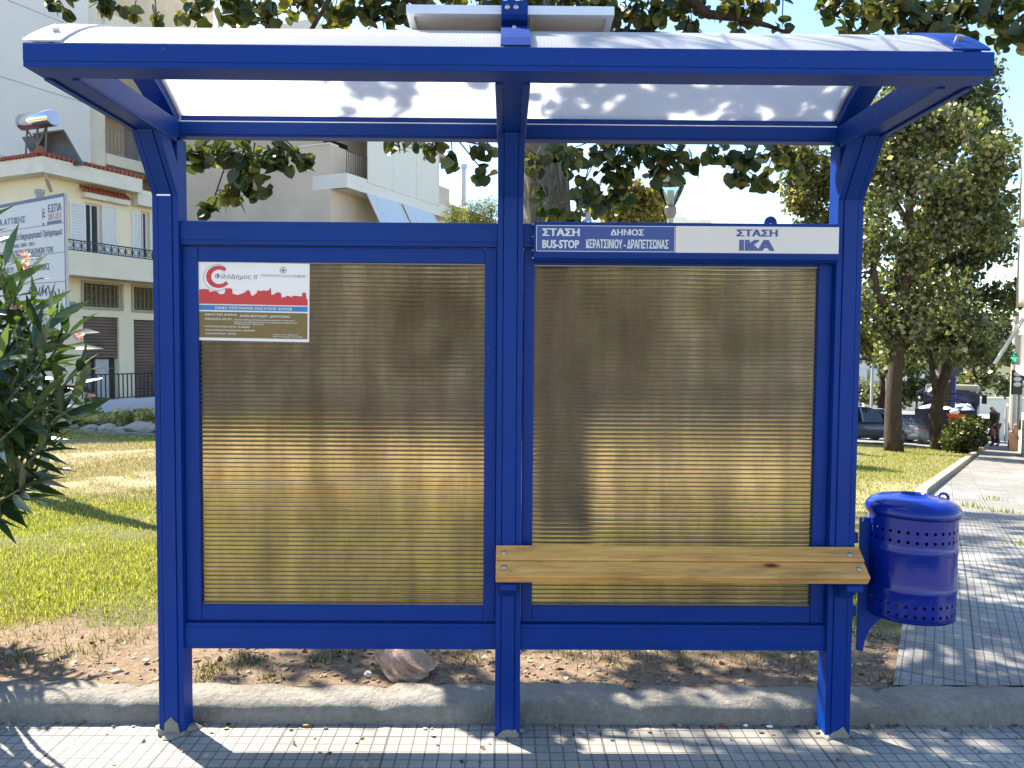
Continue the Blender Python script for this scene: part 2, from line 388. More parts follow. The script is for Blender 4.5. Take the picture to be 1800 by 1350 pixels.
# worn kerb between the pavement and the park
prof = [(.098, GP-.05), (.100, GP+.035), (.104, GP+.062), (.118, GP+.080), (.14, GP+.088), (.25, GP+.092), (.262, GP+.05)]
kx = np.linspace(-30, 40, 1401); kv = []
for i, x in enumerate(kx):
    for j, (y, z) in enumerate(prof):
        a = .004*sin(x*9+j)+.005*sin(x*23.7+j*2.1)+.006*sin(x*3.1+1)
        gap = -.016 if i % 20 == 11 and 1 < j < 6 else 0
        kv.append((x, y+(a if j > 0 else 0)*.8, z+a*.7*(j > 1)+gap))
K = len(prof); ii = np.arange((len(kx)-1)*(K-1)); r_, c_ = ii//(K-1), ii % (K-1)
KF = np.stack([r_*K+c_, (r_+1)*K+c_, (r_+1)*K+c_+1, r_*K+c_+1], -1)
o = np_mesh('kerb', np.array(kv), KF, KERB, smooth=True); tag(o, kind='structure')
# side street pavement, running away to the right
sy = np.concatenate([[.262], np.linspace(.5, 60, 140)]); vs = []; wd = np.linspace(0, 1, 10)
for y in sy:
    for q in wd:
        x = edge(y)+q*(9 if y < 8 else max(5.5, 9-(y-8)*.3)); yy = y-q*.5*(9)*(.55)*sm(.3, 6, y)
        yy = max(yy, .262); vs.append((x, yy, g(x, yy)+.012))
n = len(wd); F = [(i*n+j, i*n+j+1, (i+1)*n+j+1, (i+1)*n+j) for i in range(len(sy)-1) for j in range(n-1)]
o = np_mesh('side_pavement', np.array(vs), np.array(F), SIDEPAVE); tag(o, kind='structure')
mb = MB(); py_ = np.linspace(3.2, 45, 90); vs = []
for y in py_:
    x = edge(y); z = g(x, y); hh = .09*float(sm(3.2, 6, y))
    vs += [(x-.16, y+.05, z-.1), (x-.155, y+.05, z+.01+hh), (x-.01, y-.01, z+.012+hh), (x+.005, y-.01, z-.05)]
mb.add(vs, [(i*4+j, i*4+j+1, i*4+j+5, i*4+j+4) for i in range(len(py_)-1) for j in range(3)])
o = mb.build('side_kerb', KERB); tag(o, kind='structure')
# street beyond the park: asphalt strip curving behind the lawn
vs = []; st = np.linspace(-60, 60, 80)
for a in st:
    c0 = np.array([0+a*.9, 22+a*.1 if a > 0 else 22-a*.02]); 
    if a <= 0: c0 = np.array([a, 18.6+a*.12])
    else: c0 = np.array([a, 18.6+a*.55])
    for q in (0, 2, 4, 6.0):
        x, y = c0[0]-q*.3, c0[1]+q; vs.append((x, y, g(x, y)+.02))
F = [(i*4+j, (i+1)*4+j, (i+1)*4+j+1, i*4+j+1) for i in range(len(st)-1) for j in range(3)]
o = np_mesh('street', np.array(vs), np.array(F), mat('street_asphalt', (.20, .195, .19), .85, bump=.3, bscale=60)); tag(o, kind='structure')

# ================================================================== BUS SHELTER
sh = thing('bus_shelter', (.04, .04, GP), 'blue metal bus shelter with white curved roof and two brown ribbed panels', 'bus shelter')
PW = .047
def post_profile(cx):                            # plan: grooved extrusion, front at y=0
    a = PW; return [(cx-a, .004), (cx-.027, .004), (cx-.0255, .009), (cx-.024, .0), (cx+.024, .0), (cx+.0255, .009), (cx+.027, .004), (cx+a, .004), (cx+a, .086), (cx-a, .086)]
PX = [-1.214, .044, 1.29]
Mzy = Matrix(((1, 0, 0, 0), (0, 1, 0, 0), (0, 0, 1, 0), (0, 0, 0, 1)))
for k, cx in enumerate(PX):
    p = MB().prism(post_profile(cx), GP, 2.185).build('post', BLUE, sh, bevel=.002)
    mo = MB()
    if k == 0:
        poly = [(-.05, 0), (.0, 0), (.05, 0), (.05, .02), (.03, .012), (.024, .05), (.012, .058), (0, .074), (-.012, .062), (-.024, .05), (-.026, .02), (-.05, .028)]
        mo.prism([(cx+u, v) for u, v in poly], -.0035, .004, Matrix(((1, 0, 0, 0), (0, 0, 1, 0), (0, 1, 0, GP), (0, 0, 0, 1))))
    else:
        poly = [(-.04, 0), (.04, 0), (.045, .008), (.03, .03), (.02, .026 if k == 1 else .045), (0, .03), (-.02, .022), (-.03, .012)]
        mo.prism([(cx+u, v) for u, v in poly], -.0035, .004, Matrix(((1, 0, 0, 0), (0, 0, 1, 0), (0, 1, 0, GP), (0, 0, 0, 1))))
    # lump of mortar round the foot
    n = 18; pts = []
    for ring, (rr, zz) in enumerate(((1.0, 0.003), (.8, .014), (.55, .018))):
        for j in range(n):
            a = 2*pi*j/n; q = rr*(1+.22*sin(3*a+k)+.12*sin(7*a+2*k)); mk = (1, .72, .85)[k]; pts.append((cx+.078*mk*q*cos(a), .043+.066*mk*q*sin(a), GP+zz*mk))
    mo.add(pts, [(r*n+j, r*n+(j+1) % n, (r+1)*n+(j+1) % n, (r+1)*n+j) for r in range(2) for j in range(n)]+[tuple(range(2*n, 3*n))])
    mo.build('mortar_patch', MORTAR, p)
    # leaning bracket and roof arm
    zt = 2.168
    prof2 = [(0.0, 1.975), (-.155, zt), (-.06, zt), (.0035, 2.085)]
    b = MB()
    for (u0, u1, d) in ((-PW, -.0265, .004), (-.0235, .0235, 0), (.0265, PW, .004), (-.0266, .0266, .011)):
        pp = [(y+(d if i < 2 else 0), z) for i, (y, z) in enumerate(prof2)]
        b.prism(pp, cx+u0, cx+u1, Matrix(((0, 0, 1, 0), (1, 0, 0, 0), (0, 1, 0, 0), (0, 0, 0, 1))))
    b.build('bracket', BLUE, sh)
    if k == 0: MB().box(cx-.026, cx+.023, -.0055, .0, 1.969, 1.9745).build('bracket_shim', ALU, sh)
    aw = .047
    a_ = MB().box(cx-aw, cx+aw, -.664, .028, 2.170, 2.246)
    a_.box(cx-aw-.003, cx-aw+.018, -.664, .0, 2.163, 2.1698); a_.box(cx+aw-.018, cx+aw+.003, -.664, .0, 2.163, 2.1698)
    a_.build('roof_arm', BLUE, sh, bevel=.003)
# beams
fb = MB().box(-1.2625, 1.3385, -.76, -.665, 2.168, 2.2315)
fb.box(-1.2615, 1.3375, -.7625, -.7603, 2.183, 2.2285); fb.build('front_beam', BLUE, sh, bevel=.003)
cb = MB().box(-1.2, 1.28, .0305, .084, 2.1915, 2.2455); cb.box(-1.165, 1.243, .027, .0302, 2.199, 2.2425)
cb.box(-1.165, 1.243, .034, .08, 2.2495, 2.268); cb.build('cross_beam', BLUE, sh, bevel=.002)
MB().box(-1.165, 1.243, .033, .08, 2.2457, 2.2493).build('cross_beam_seam', ALU, sh)
# barrel roof of opal sheet
def arc(n=24, off=0.0, y0=-.742, y1=.066, z0=2.2335, z1=2.2685, h=.147):
    r = []
    for i in range(n+1):
        u = i/n; y = y0+(y1-y0)*u; z = z0+(z1-z0)*u+4*h*u*(1-u)
        t = Vector((0, y1-y0, z1-z0+4*h*(1-2*u))).normalized(); nn = Vector((0, -t.z, t.y)); r.append((y+nn.y*off, z+nn.z*off))
    return r
Mx = Matrix(((0, 0, 1, 0), (1, 0, 0, 0), (0, 1, 0, 0), (0, 0, 0, 1)))
def archstrip(x0, x1, o0, o1, n=24):
    a, b = arc(n, o0), arc(n, o1); mb = MB(); k = n+1
    vs = [(x, y, z) for x in (x0, x1) for L in (a, b) for (y, z) in L]
    f = []
    for i in range(n):
        f += [(i, i+1, k+i+1, k+i), (2*k+i, 3*k+i, 3*k+i+1, 2*k+i+1), (k+i, k+i+1, 3*k+i+1, 3*k+i), (i, 2*k+i, 2*k+i+1, i+1)]
    f += [(0, k, 3*k, 2*k), (n, 2*k+n, 3*k+n, k+n)]
    return mb.add(vs, f)
archstrip(-1.185, 1.262, 0, .006).build('roof_sheet', OPAL, sh, smooth=False)
for x0, x1, m, lab in ((-1.268, -1.170, mat('glare_white_strip', (.80, .81, .83), .35), 'roof end strip with a bolt, coloured white as sun glare on blue metal'), (1.232, 1.335, BLUE, None)):  # left strip: sun glare on the blue metal put in as a white colour
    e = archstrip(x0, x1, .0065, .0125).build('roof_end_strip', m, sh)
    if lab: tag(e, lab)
    q = arc(24, .0125)[2]; MB().tube([(x0+.052, q[0], q[1]), (x0+.052, q[0]-.008, q[1]+.010)], .011, 10).build('bolt', STEEL, e)
    for xx in (x0+.012, x1-.012): pass
    archstrip(x0+.012, x1-.012, -.034, -.0005).build('roof_arch', BLUE, sh)
archstrip(-.002, .09, -.03, -.0005).build('roof_arch', BLUE, sh)
# rails
XL = (PX[0]+PW, PX[1]-PW); XR = (PX[1]+PW, PX[2]-PW)
def rail(name, x0, x1, z0, z1, y0, y1):
    m_ = MB().box(x0, x1, y0, y1, z0, z1); m_.box(x0, x1, y0-.0035, y0-.0003, z0+.018, z1-.016); return m_.build(name, BLUE, sh, bevel=.002)
for (x0, x1) in (XL, XR):
    rail('bottom_rail', x0, x1, .290, .388, .022, .078)
    rail('middle_rail', x0, x1, 1.797, 1.884, .022, .078)
def panel(gx0, gx1, gz0, gz1, ox0, ox1, oz0, oz1):
    f = MB(); y0, y1 = .034, .07
    f.box(ox0, gx0, y0, y1, oz0, oz1); f.box(gx1, ox1, y0, y1, oz0, oz1)
    f.box(gx0, gx1, y0+.0015, y1, oz0, gz0); f.box(gx0, gx1, y0+.0015, y1, gz1, oz1)
    fr = f.build('panel_frame', BLUE, sh, bevel=.004)
    MB().box(gx0, gx1, .050, .060, gz0, gz1).build('ribbed_panel', BRONZE, fr)
    r = MB(); z = gz0+.008
    while z < gz1: r.box(gx0, gx1, .0455, .0495, z, z+.0036); z += .0165
    r.build('panel_ribs', RIB, fr)
    for a in ((gz0-.001, gz0+.0035), (gz1-.004, gz1+.001)): MB().box(gx0, gx1, .044, .0625, *a).build('panel_edge_trim', mat('bronze_trim', (.22, .18, .13), .35, metal=.6), fr)
panel(-1.110, -.050, .452, 1.737, -1.1668, -.0035, .392, 1.794)
panel(.134, 1.190, .454, 1.735, .0925, 1.2425, .392, 1.794)
MB().tube([(-1.035, .043, .46), (-1.035, .043, 1.15)], .0001, 4)

# ------------------------------------------------------------------ stop sign box
sg = thing('bus_stop_sign', (.69, .0, 1.745), 'long blue and white bus stop name board fixed across the top of the right panel', 'sign')
sx0, sx1 = .129, 1.2415
prof = [(-.018, 1.885), (-.018, 1.772), (-.013, 1.756), (-.002, 1.747), (.015, 1.744), (.0205, 1.746), (.0205, 1.885)]
MB().prism(prof, sx0, sx1, Mx).build('casing', BLUE, sg, bevel=.002)
Ms = frame((0, -.0185, 0), (1, 0, 0), (0, 0, 1))
def U(px, py, Y=-.019): p = atY(px, py, Y); return p.x, p.z
def R4(x0, y0, x1, y1, Y=-.019):
    a = U(x0, (y0+y1)/2, Y)[0]; b = U(x1, (y0+y1)/2, Y)[0]; xm = (x0+x1)/2
    return a, b, U(xm, y1, Y)[1], U(xm, y0, Y)[1]
def tilt(x, z): return z
za, zb = 1.778, 1.872
xm = U(1187, 424)[0]; xl, xr = sx0+.008, sx1-.003
mb = MB(); rect(mb, Ms, xl, xm-.001, za, zb, .0012)
pl = mb.build('blue_plate', mat('sign_blue', (.015, .052, .27), .35), sg)
mb = MB(); t_ = .0022
for a in ((xl, xm-.001, za, za+t_), (xl, xm-.001, zb-t_, zb), (xl, xl+t_, za, zb), (xm-.001-t_, xm-.001, za, zb)): rect(mb, Ms, *a, .0018)
LIGHTTXT = mat('sign_lettering_white', (.62, .66, .72), .4)
H = zb-za
put_text(mb, 'ΣΤΑΣΗ', Ms, *R4(953, 407, 1019, 421)[:2], zb-.41*H, zb-.12*H, .002, .024)
put_text(mb, 'BUS-STOP', Ms, *R4(953, 426, 1018, 441)[:2], za+.12*H, za+.44*H, .002, .02)
put_text(mb, 'ΔΗΜΟΣ', Ms, *R4(1073, 407, 1132, 421)[:2], zb-.37*H, zb-.13*H, .002, .02)
put_text(mb, 'ΚΕΡΑΤΣΙΝΙΟΥ - ΔΡΑΠΕΤΣΩΝΑΣ', Ms, *R4(1030, 425, 1175, 440)[:2], za+.13*H, za+.48*H, .002, .02)
mb.build('lettering', LIGHTTXT, pl)
mb = MB(); rect(mb, Ms, xm+.001, xr, za-.001, zb+.001, .0014); wp = mb.build('white_plate', mat('sign_white', (.62, .61, .60), .4, var=.05), sg)
mb = MB(); x0, x1 = R4(1294, 405, 1367, 419)[:2]; put_text(mb, 'ΣΤΑΣΗ', Ms, x0, x1, zb-.37*H, zb-.10*H, .002, .026)
x0, x1 = R4(1299, 423, 1361, 441)[:2]; put_text(mb, 'ΙΚΑ', Ms, x0, x1, za+.08*H, za+.50*H, .002, .034)
mb.build('lettering', mat('sign_lettering_blue', (.055, .085, .27), .4), wp)
for px, col in ((1354, BLUE), (1033, mat('pale_hook', (.35, .38, .45), .4))):
    c = atY(px, 396, .05); r = .024; mb = MB(); n = 14
    pts = []
    if px == 1354:
        out = [(r*cos(a), .012+r*1.1*sin(a)) for a in np.linspace(-.5, pi+.5, n)]; inn = [(.013*cos(a), .000+.012*sin(a)) for a in np.linspace(pi+.2, -.2, n)]
        mb.prism([(c.x+u, 1.884+v) for u, v in out+inn], -.05, -.046, Matrix(((1, 0, 0, 0), (0, 0, -1, 0), (0, 1, 0, 0), (0, 0, 0, 1))))
    else:
        mb.prism([(c.x+u, 1.884+v) for u, v in [(-.014, 0), (-.012, .02), (-.004, .046), (.006, .048), (.013, .025), (.013, 0), (.009, 0), (.005, .014), (-.001, .012), (-.002, 0)]], -.05, -.046, Matrix(((1, 0, 0, 0), (0, 0, -1, 0), (0, 1, 0, 0), (0, 0, 0, 1))))
    mb.build('hook', col, sg)
for z in (1.884, 1.84, 1.79, 1.762): MB().tube([(sx0-.006, .0, z-.006), (sx0+.002, 0, z-.006)], .003, 6).build('screw', STEEL, sg)

# ------------------------------------------------------------------ bench
bn = thing('bench', (.67, -.06, .6), 'narrow bench of two pale timber planks bolted across the right half of the shelter', 'bench')
A0 = atY(872, 958.5, -.012); A1 = atY(1508, 960, -.012); B0 = atY(871, 1014, -.125); B1 = atY(1535, 1014, -.125)
xl_, xr_ = .5*(A0.x+B0.x), .5*(A1.x+B1.x)
ya, zA, yb, zB = -.012, .5*(A0.z+A1.z), -.125, .5*(B0.z+B1.z)
sl_ = Vector((0, yb-ya, zB-zA)); Ls = sl_.length; sd = sl_/Ls; nd = Vector((0, sd.z, -sd.y))
if nd.z < 0: nd = -nd
Mb = Matrix(((1, 0, 0, 0), (0, sd.y, nd.y, ya), (0, sd.z, nd.z, zA), (0, 0, 0, 1)))
for i, (s0, s1) in enumerate(((0, Ls*.478), (Ls*.502, Ls))):
    mb = MB(); dz = (.0, -.003)[i]
    mb.box(xl_, xr_-.003*i, s0, s1, -.036+dz, dz, Mb); mb.build('plank', WOOD, bn, bevel=.0035)
for xx in (xl_+.03, xr_-.045):
    for s_ in (.25, .72): MB().lathe([(0, .004), (.006, .0035), (.0095, .0005), (.0095, -.002)], Mb @ Vector((xx+(.012 if xx > .5 and s_ > .5 else 0), Ls*s_, .0)), 12, Mb.to_3x3()).build('bolt', STEEL, bn, smooth=True)
for xx in (PX[1], PX[2]+.01):
    MB().prism([(.0, .50), (0, zA-.045), (yb+.03, zB-.042), (yb+.03, zB-.062), (-.05, .545)], xx-.03, xx+.03, Mx).build('support', BLUE, bn, bevel=.002)
# ------------------------------------------------------------------ poster
po = thing('poster', (-1.0, .03, 1.3), 'white, red and olive funding notice stuck on the upper left of the left panel', 'poster')
Yp = .0435
def Q(px, py): p = atY(px, py, Yp); return Vector((p.x, p.z))
q00, q10, q11, q01 = Q(345, 598), Q(544, 599), Q(542, 463), Q(345, 458)
pu0, pu1, pv0, pv1 = (q00.x+q01.x)/2, (q10.x+q11.x)/2, (q00.y+q10.y)/2, (q01.y+q11.y)/2
rot = -.012
Mp = Matrix.Translation((pu0, Yp, pv0)) @ Matrix.Rotation(-rot, 4, 'Y') @ frame((0, 0, 0), (1, 0, 0), (0, 0, 1)); Pw, Ph = pu1-pu0, pv1-pv0
# crop coords: zoom image 1800x1330 of region; poster spans x 128..1668, y 150..1235
def c2(x, y): return (x-128)/1540*Pw, (1235-y-25*(x-128)/1540*.0)/1085*Ph
def cr(x0, y0, x1, y1): a = c2(x0, y1); b = c2(x1, y0); return a[0], b[0], a[1], b[1]
mb = MB(); mb.box(0, Pw, 0, Ph, -.001, .0006, Mp); mb.build('sheet', mat('poster_white', (.74, .73, .72), .4, var=.03), po)
mb = MB(); flat(mb, [c2(x, y-10) for x, y in [(162, 740), (1645, 740), (1645, 650), (1632, 655), (1618, 560), (1572, 560), (1568, 612), (1440, 605), (1432, 625), (1420, 622), (1370, 605), (1340, 622), (1290, 635), (1282, 575), (1240, 560), (1200, 575), (1180, 595), (1148, 597), (1142, 505), (1125, 510), (1120, 530), (1085, 545), (1040, 540), (1000, 548), (980, 550), (968, 530), (955, 552), (945, 580), (905, 612), (875, 620), (862, 570), (840, 540), (812, 545), (780, 575), (720, 600), (690, 610), (620, 595), (612, 525), (572, 518), (520, 525), (508, 595), (470, 605), (425, 595), (420, 570), (370, 560), (305, 575), (296, 540), (225, 535), (162, 545)]], Mp, .0012)
th = np.linspace(R(48), R(325), 30); c_, ro, ri = (425, 355), 168, 108
flat_o = [(c_[0]+ro*cos(a), c_[1]-ro*.92*sin(a)) for a in th]; flat_i = [(c_[0]+10+ri*cos(a), c_[1]-ri*.92*sin(a)) for a in th]
for i in range(len(th)-1): flat(mb, [c2(*flat_o[i]), c2(*flat_o[i+1]), c2(*flat_i[i+1]), c2(*flat_i[i])], Mp, .0012)
mb.build('red_print', mat('poster_red', (.52, .035, .035), .45, var=.05), po)
mb = MB(); rect(mb, Mp, *cr(162, 745, 1645, 815), .0014); mb.build('blue_band', mat('poster_blue', (.03, .17, .42), .45, var=.03), po)
mb = MB(); rect(mb, Mp, *cr(162, 835, 1645, 1195), .0014); mb.build('olive_band', mat('poster_olive', (.17, .115, .028), .45, var=.04), po)
mb = MB()
put_text(mb, 'ΕΙΔΙΚΟ ΠΡΟΓΡΑΜΜΑ ΕΝΙΣΧΥΣΗΣ ΔΗΜΩΝ', Mp, *cr(385, 762, 1432, 800), .002, .013, 1.15)
put_text(mb, 'ΔΙΚΑΙΟΥΧΟΣ ΦΟΡΕΑΣ:', Mp, *cr(240, 860, 690, 890), .002, .012, 1.2)
put_text(mb, 'ΔΗΜΟΣ ΚΕΡΑΤΣΙΝΙΟΥ - ΔΡΑΠΕΤΣΩΝΑΣ', Mp, *cr(720, 872, 1405, 902), .002, .01)
put_text(mb, 'ΟΝΟΜΑΣΙΑ ΕΡΓΟΥ:', Mp, *cr(240, 922, 620, 952), .002, .012, 1.2)
put_text(mb, '«Προμήθεια εξοπλισμού, κατασκευή, μεταφορά και τοποθέτηση στεγάστρων για τη', Mp, *cr(640, 930, 1470, 954), .002, .01)
put_text(mb, 'δημιουργία ή την αναβάθμιση των στάσεων για την εξυπηρέτηση του επιβατικού κοινού', Mp, *cr(640, 962, 1510, 986), .002, .01)
put_text(mb, 'του Δήμου Κερατσινίου - Δραπετσώνας»', Mp, *cr(640, 990, 1050, 1012), .002, .01)
put_text(mb, 'ΠΡΟΫΠΟΛΟΓΙΣΜΟΣ ΕΡΓΟΥ: 101.680,00€', Mp, *cr(240, 1025, 860, 1055), .002, .01)
put_text(mb, 'Χρηματοδότηση Προγράμματος: 100.000,00€', Mp, *cr(245, 1078, 930, 1104), .002, .01)
put_text(mb, 'Συμμετοχή Φορέα: 1.680,00€', Mp, *cr(245, 1126, 672, 1152), .002, .01)
put_text(mb, 'Ανάδοχος: ΤΟΡ ΥΛΙΚΩΝ Ε.Π.Ε.', Mp, *cr(1170, 1130, 1520, 1150), .002, .01)
put_text(mb, 'Αγίου Π. Πειραιάς, 210 4123058', Mp, *cr(1170, 1158, 1580, 1178), .002, .01)
mb.build('white_lettering', PRINTWHITE, po)
mb = MB(); put_text(mb, 'ΦιλόΔημος II', Mp, *cr(380, 310, 945, 395), .0022, -.004, 1.05)
put_text(mb, 'ΥΠΟΥΡΓΕΙΟ ΕΣΩΤΕΡΙΚΩΝ', Mp, *cr(1005, 308, 1612, 342), .0022, .005, 1.15)
def ringpx(mb, cx, cy, r0, r1, a0, a1, off, n=26):
    t_ = np.linspace(a0, a1, n)
    for i in range(n-1): flat(mb, [c2(cx+r1*cos(t_[i]), cy-r1*.95*sin(t_[i])), c2(cx+r1*cos(t_[i+1]), cy-r1*.95*sin(t_[i+1])), c2(cx+r0*cos(t_[i+1]), cy-r0*.95*sin(t_[i+1])), c2(cx+r0*cos(t_[i]), cy-r0*.95*sin(t_[i]))], Mp, off)
ringpx(mb, 410, 365, 186, 192, R(60), R(310), .0012)
ringpx(mb, 1307, 245, 38, 47, 0, 2*pi, .0012); rect(mb, Mp, *cr(1299, 220, 1315, 272), .0012); rect(mb, Mp, *cr(1280, 238, 1334, 254), .0012)
mb.build('grey_lettering', mat('poster_grey', (.16, .17, .22), .5), po)

# ------------------------------------------------------------------ solar panel on the roof
sp = thing('solar_charger', (.06, -.3, 2.39), 'small white backed solar panel on a blue bracket above the shelter roof', 'solar panel')
p0 = atY(714, 24, -.56); p1 = atY(1080, 26, -.56); zf = (p0.z+p1.z)/2
xa, xb = p0.x, p1.x; yf, yr = -.56, -.27; zr = zf-.012
u_ = Vector((0, yr-yf, zr-zf)); L = u_.length; Mq = frame((xa, yf, zf), (1, 0, 0), u_)   # n = x cross u
Wd = xb-xa
fm = MB(); t_ = .026
for a in ((0, Wd, 0, .022), (0, Wd, L-.022, L), (0, .02, .022, L-.022), (Wd-.02, Wd, .022, L-.022)): fm.box(a[0], a[1], a[2], a[3], 0, t_, Mq)
fm.build('frame', ALU, sp, bevel=.001)
box('backsheet', mat('backsheet', (.70, .69, .66), .5, var=.06), sp, .02, Wd-.02, .022, L-.022, .012, .016, M=Mq)
box('cells', mat('solar_cells', (.01, .012, .03), .15), sp, .02, Wd-.02, .022, L-.022, .0165, .021, M=Mq)
for xx in (.16, .36): MB().tube([Mq @ Vector((xx*Wd/.6, .03, .009)), Mq @ Vector((xx*Wd/.6+.006, L-.05, .009))], .0025, 6).build('cable', WHITE, sp)
def platepath(path, x0, x1, th=.005):
    mb = MB(); pts = [Vector((0, y, z)) for y, z in path]; k = len(pts); L_ = []
    for i, p in enumerate(pts):
        t = (pts[min(i+1, k-1)]-pts[max(i-1, 0)]).normalized(); nn = Vector((0, t.z, -t.y)); L_.append((p, p+nn*th))
    vs = []
    for a, b in L_: vs += [(x0, a.y, a.z), (x1, a.y, a.z), (x1, b.y, b.z), (x0, b.y, b.z)]
    f = [(0, 1, 2, 3), tuple(range(4*k-4, 4*k))]
    for i in range(k-1): f += [(4*i+j, 4*i+(j+1) % 4, 4*i+4+(j+1) % 4, 4*i+4+j) for j in range(4)]
    return mb.add(vs, f)
bx0, bx1 = atY(881, 60, -.6).x, atY(928, 60, -.6).x
ar = arc(24, .014)
path = [(yf-.008, zf+.034), (yf-.008, zf-.004), (yf-.002, zf-.012), (-.47, zf-.05)]
brk = platepath(path, bx0, bx1)
for i in range(0, 8): pass
lo = [a for a in ar if a[0] < -.48][::-1]
brk2 = platepath([(-.47, zf-.05)]+[a for a in lo if a[0] > -.735]+[(-.752, 2.236)], bx0, bx1+.004)
vsn = len(brk.v); brk.add(brk2.v, brk2.f); bk = brk.build('bracket', BLUE, sp)
for px in (892, 907): q = atY(px, 13, yf-.014); MB().lathe([(0, .006), (.007, .005), (.0085, 0)], q, 12, Matrix.Rotation(R(90), 3, 'X')).build('bolt', STEEL, bk, smooth=True)
for px, py, y in ((904, 49, -.60), (904, 65, -.66)): q = atY(px, py, y); MB().lathe([(0, .006), (.006, .005), (.0075, -.01)], q, 10, Matrix.Rotation(R(60), 3, 'X')).build('bolt', STEEL, bk, smooth=True)

# ------------------------------------------------------------------ litter bin
Bc = Vector((1.564, .03, -.024)); br_ = .154; BOF = Vector((0, 0, 0))
lb = thing('litter_bin', (Bc.x, Bc.y, .46), 'glossy blue round litter bin with a holed lid hung beside the bench', 'litter bin')
zb0, zb1 = .462, .845; nseg = 96
zs = [zb0, .484, .495, .519, .530, .555, .566, .574, .582, .59, .70, .712, .72, .728, .735, .754, .765, .789, .800, zb1]
rows = {1: 0, 3: 0, 15: 1, 17: 1}; vs = []; fs = []
for z in zs:
    rr = br_+(.004 if abs(z-.574) < .002 or abs(z-.72) < .002 else .0025 if min(abs(z-.566), abs(z-.582), abs(z-.712), abs(z-.728)) < .002 else 0)
    for j in range(nseg):
        a = 2*pi*j/nseg; vs.append(Bc+Vector((rr*cos(a), rr*sin(a), z)))
for i in range(len(zs)-1):
    for j in range(nseg):
        if i in rows and j % 3 == 0: continue
        fs.append((i*nseg+j, i*nseg+(j+1) % nseg, (i+1)*nseg+(j+1) % nseg, (i+1)*nseg+j))
nb = len(vs); vs.append(Bc+Vector((0, 0, zb0))); fs += [(j, (j+1) % nseg, nb) for j in range(nseg)]
bd = MB().add([v+BOF for v in vs], fs).build('body', BINBLUE, lb)
for p in bd.data.polygons: p.use_smooth = len(p.vertices) == 4
tl = Matrix.Rotation(R(1.5), 3, 'Y')
MB().lathe([(.150, .0), (.160, -.006), (.166, .002), (.166, .012), (.162, .026), (.148, .042), (.122, .054), (.09, .061), (.06, .064), (.054, .068), (.049, .066), (.047, .05), (.047, .03), (.14, .015), (.15, .0)], (Bc.x+.0, Bc.y, .846+Bc.z), 64, tl).build('lid', BINBLUE, lb, smooth=True)
mb = MB(); c = Bc+Vector((.125, .02, .892)); mb.tube([c+Vector((.02*cos(a), .0, .02*sin(a))) for a in np.linspace(0, 2*pi, 17)], .005, 8, cap=False); mb.build('lid_ring', BINBLUE, lb, smooth=True)
MB().lathe([(.046, .03), (.046, -.02), (0, -.3)], Bc+Vector((0, 0, .862)), 24).build('lid_opening', DARK, lb)
mb = MB(); bx = 1.345
pl_ = [(1.362, .305), (1.362, .815), (1.369, .815), (1.369, .80), (1.376, .80), (1.376, .815), (1.402, .815), (1.402, .47), (1.55, .458)]
arcp = [(1.55-.162*sin(a)*1.0, .458-.15*(1-cos(a))*1.0) for a in np.linspace(.15, 1.5, 10)]
pl_ += arcp+[(1.385, .30)]; pl_ = [(x+.012, y-.02) for x, y in pl_]
mb.prism(pl_, .045, .052, Matrix(((1, 0, 0, 0), (0, 0, 1, 0), (0, 1, 0, 0), (0, 0, 0, 1))))
mb.box(1.338, 1.3618, .03, .07, .42, .46); mb.box(1.338, 1.3618, .03, .07, .70, .74)
bb = mb.build('bracket', BLUE, lb)
for px, py in ((1535, 1124), (1557, 1106)): q = atY(px, py, .0445); MB().lathe([(0, 0), (.007, 0), (.007, .002)], q, 12, Matrix.Rotation(R(-90), 3, 'X')).build('bracket_hole', mat('hole_shadow', (.12, .12, .1), .8), bb)
# ================================================================== BUILDINGS
CREAM = mat('cream_render', (.85, .75, .53), .85, var=.12, scale=.6, bump=.15, bscale=30)
CREAMD = mat('pale_render', (.74, .67, .53), .85, var=.12, scale=.7, bump=.15, bscale=30)
GREYW = mat('grey_white_render', (.74, .71, .66), .9, var=.1, scale=.25, bump=.2, bscale=12)
BEIGE = mat('beige_render', (.72, .58, .45), .9, var=.2, scale=.5, bump=.3, bscale=14, col2=(.62, .50, .39))
WHITEW = mat('white_wall', (.84, .79, .70), .85, var=.1, scale=.4)
LAV = mat('lavender_wall', (.60, .58, .64), .85, var=.08, scale=.6)
TERRA = mat('terracotta', (.34, .085, .05), .8, var=.4, scale=5)
PINKR = mat('pink_roof', (.56, .38, .31), .85, var=.15)
SHUT = mat('shutter_white', (.74, .73, .70), .6, var=.05)
GLASS = mat('window_glass', (.03, .045, .06), .06, var=.1, spec=.8)
RUST = mat('rusty_shutter', (.17, .115, .085), .7, var=.45, scale=1.6, bump=.2, bscale=20)
OLV = mat('olive_window', (.20, .165, .09), .7, var=.4, scale=3)
E1 = Vector((.46, 1, 0)).normalized(); E2 = Vector((-1, .46, 0)).normalized(); NF = Vector((1, -.46, 0)).normalized(); UP = Vector((0, 0, 1))
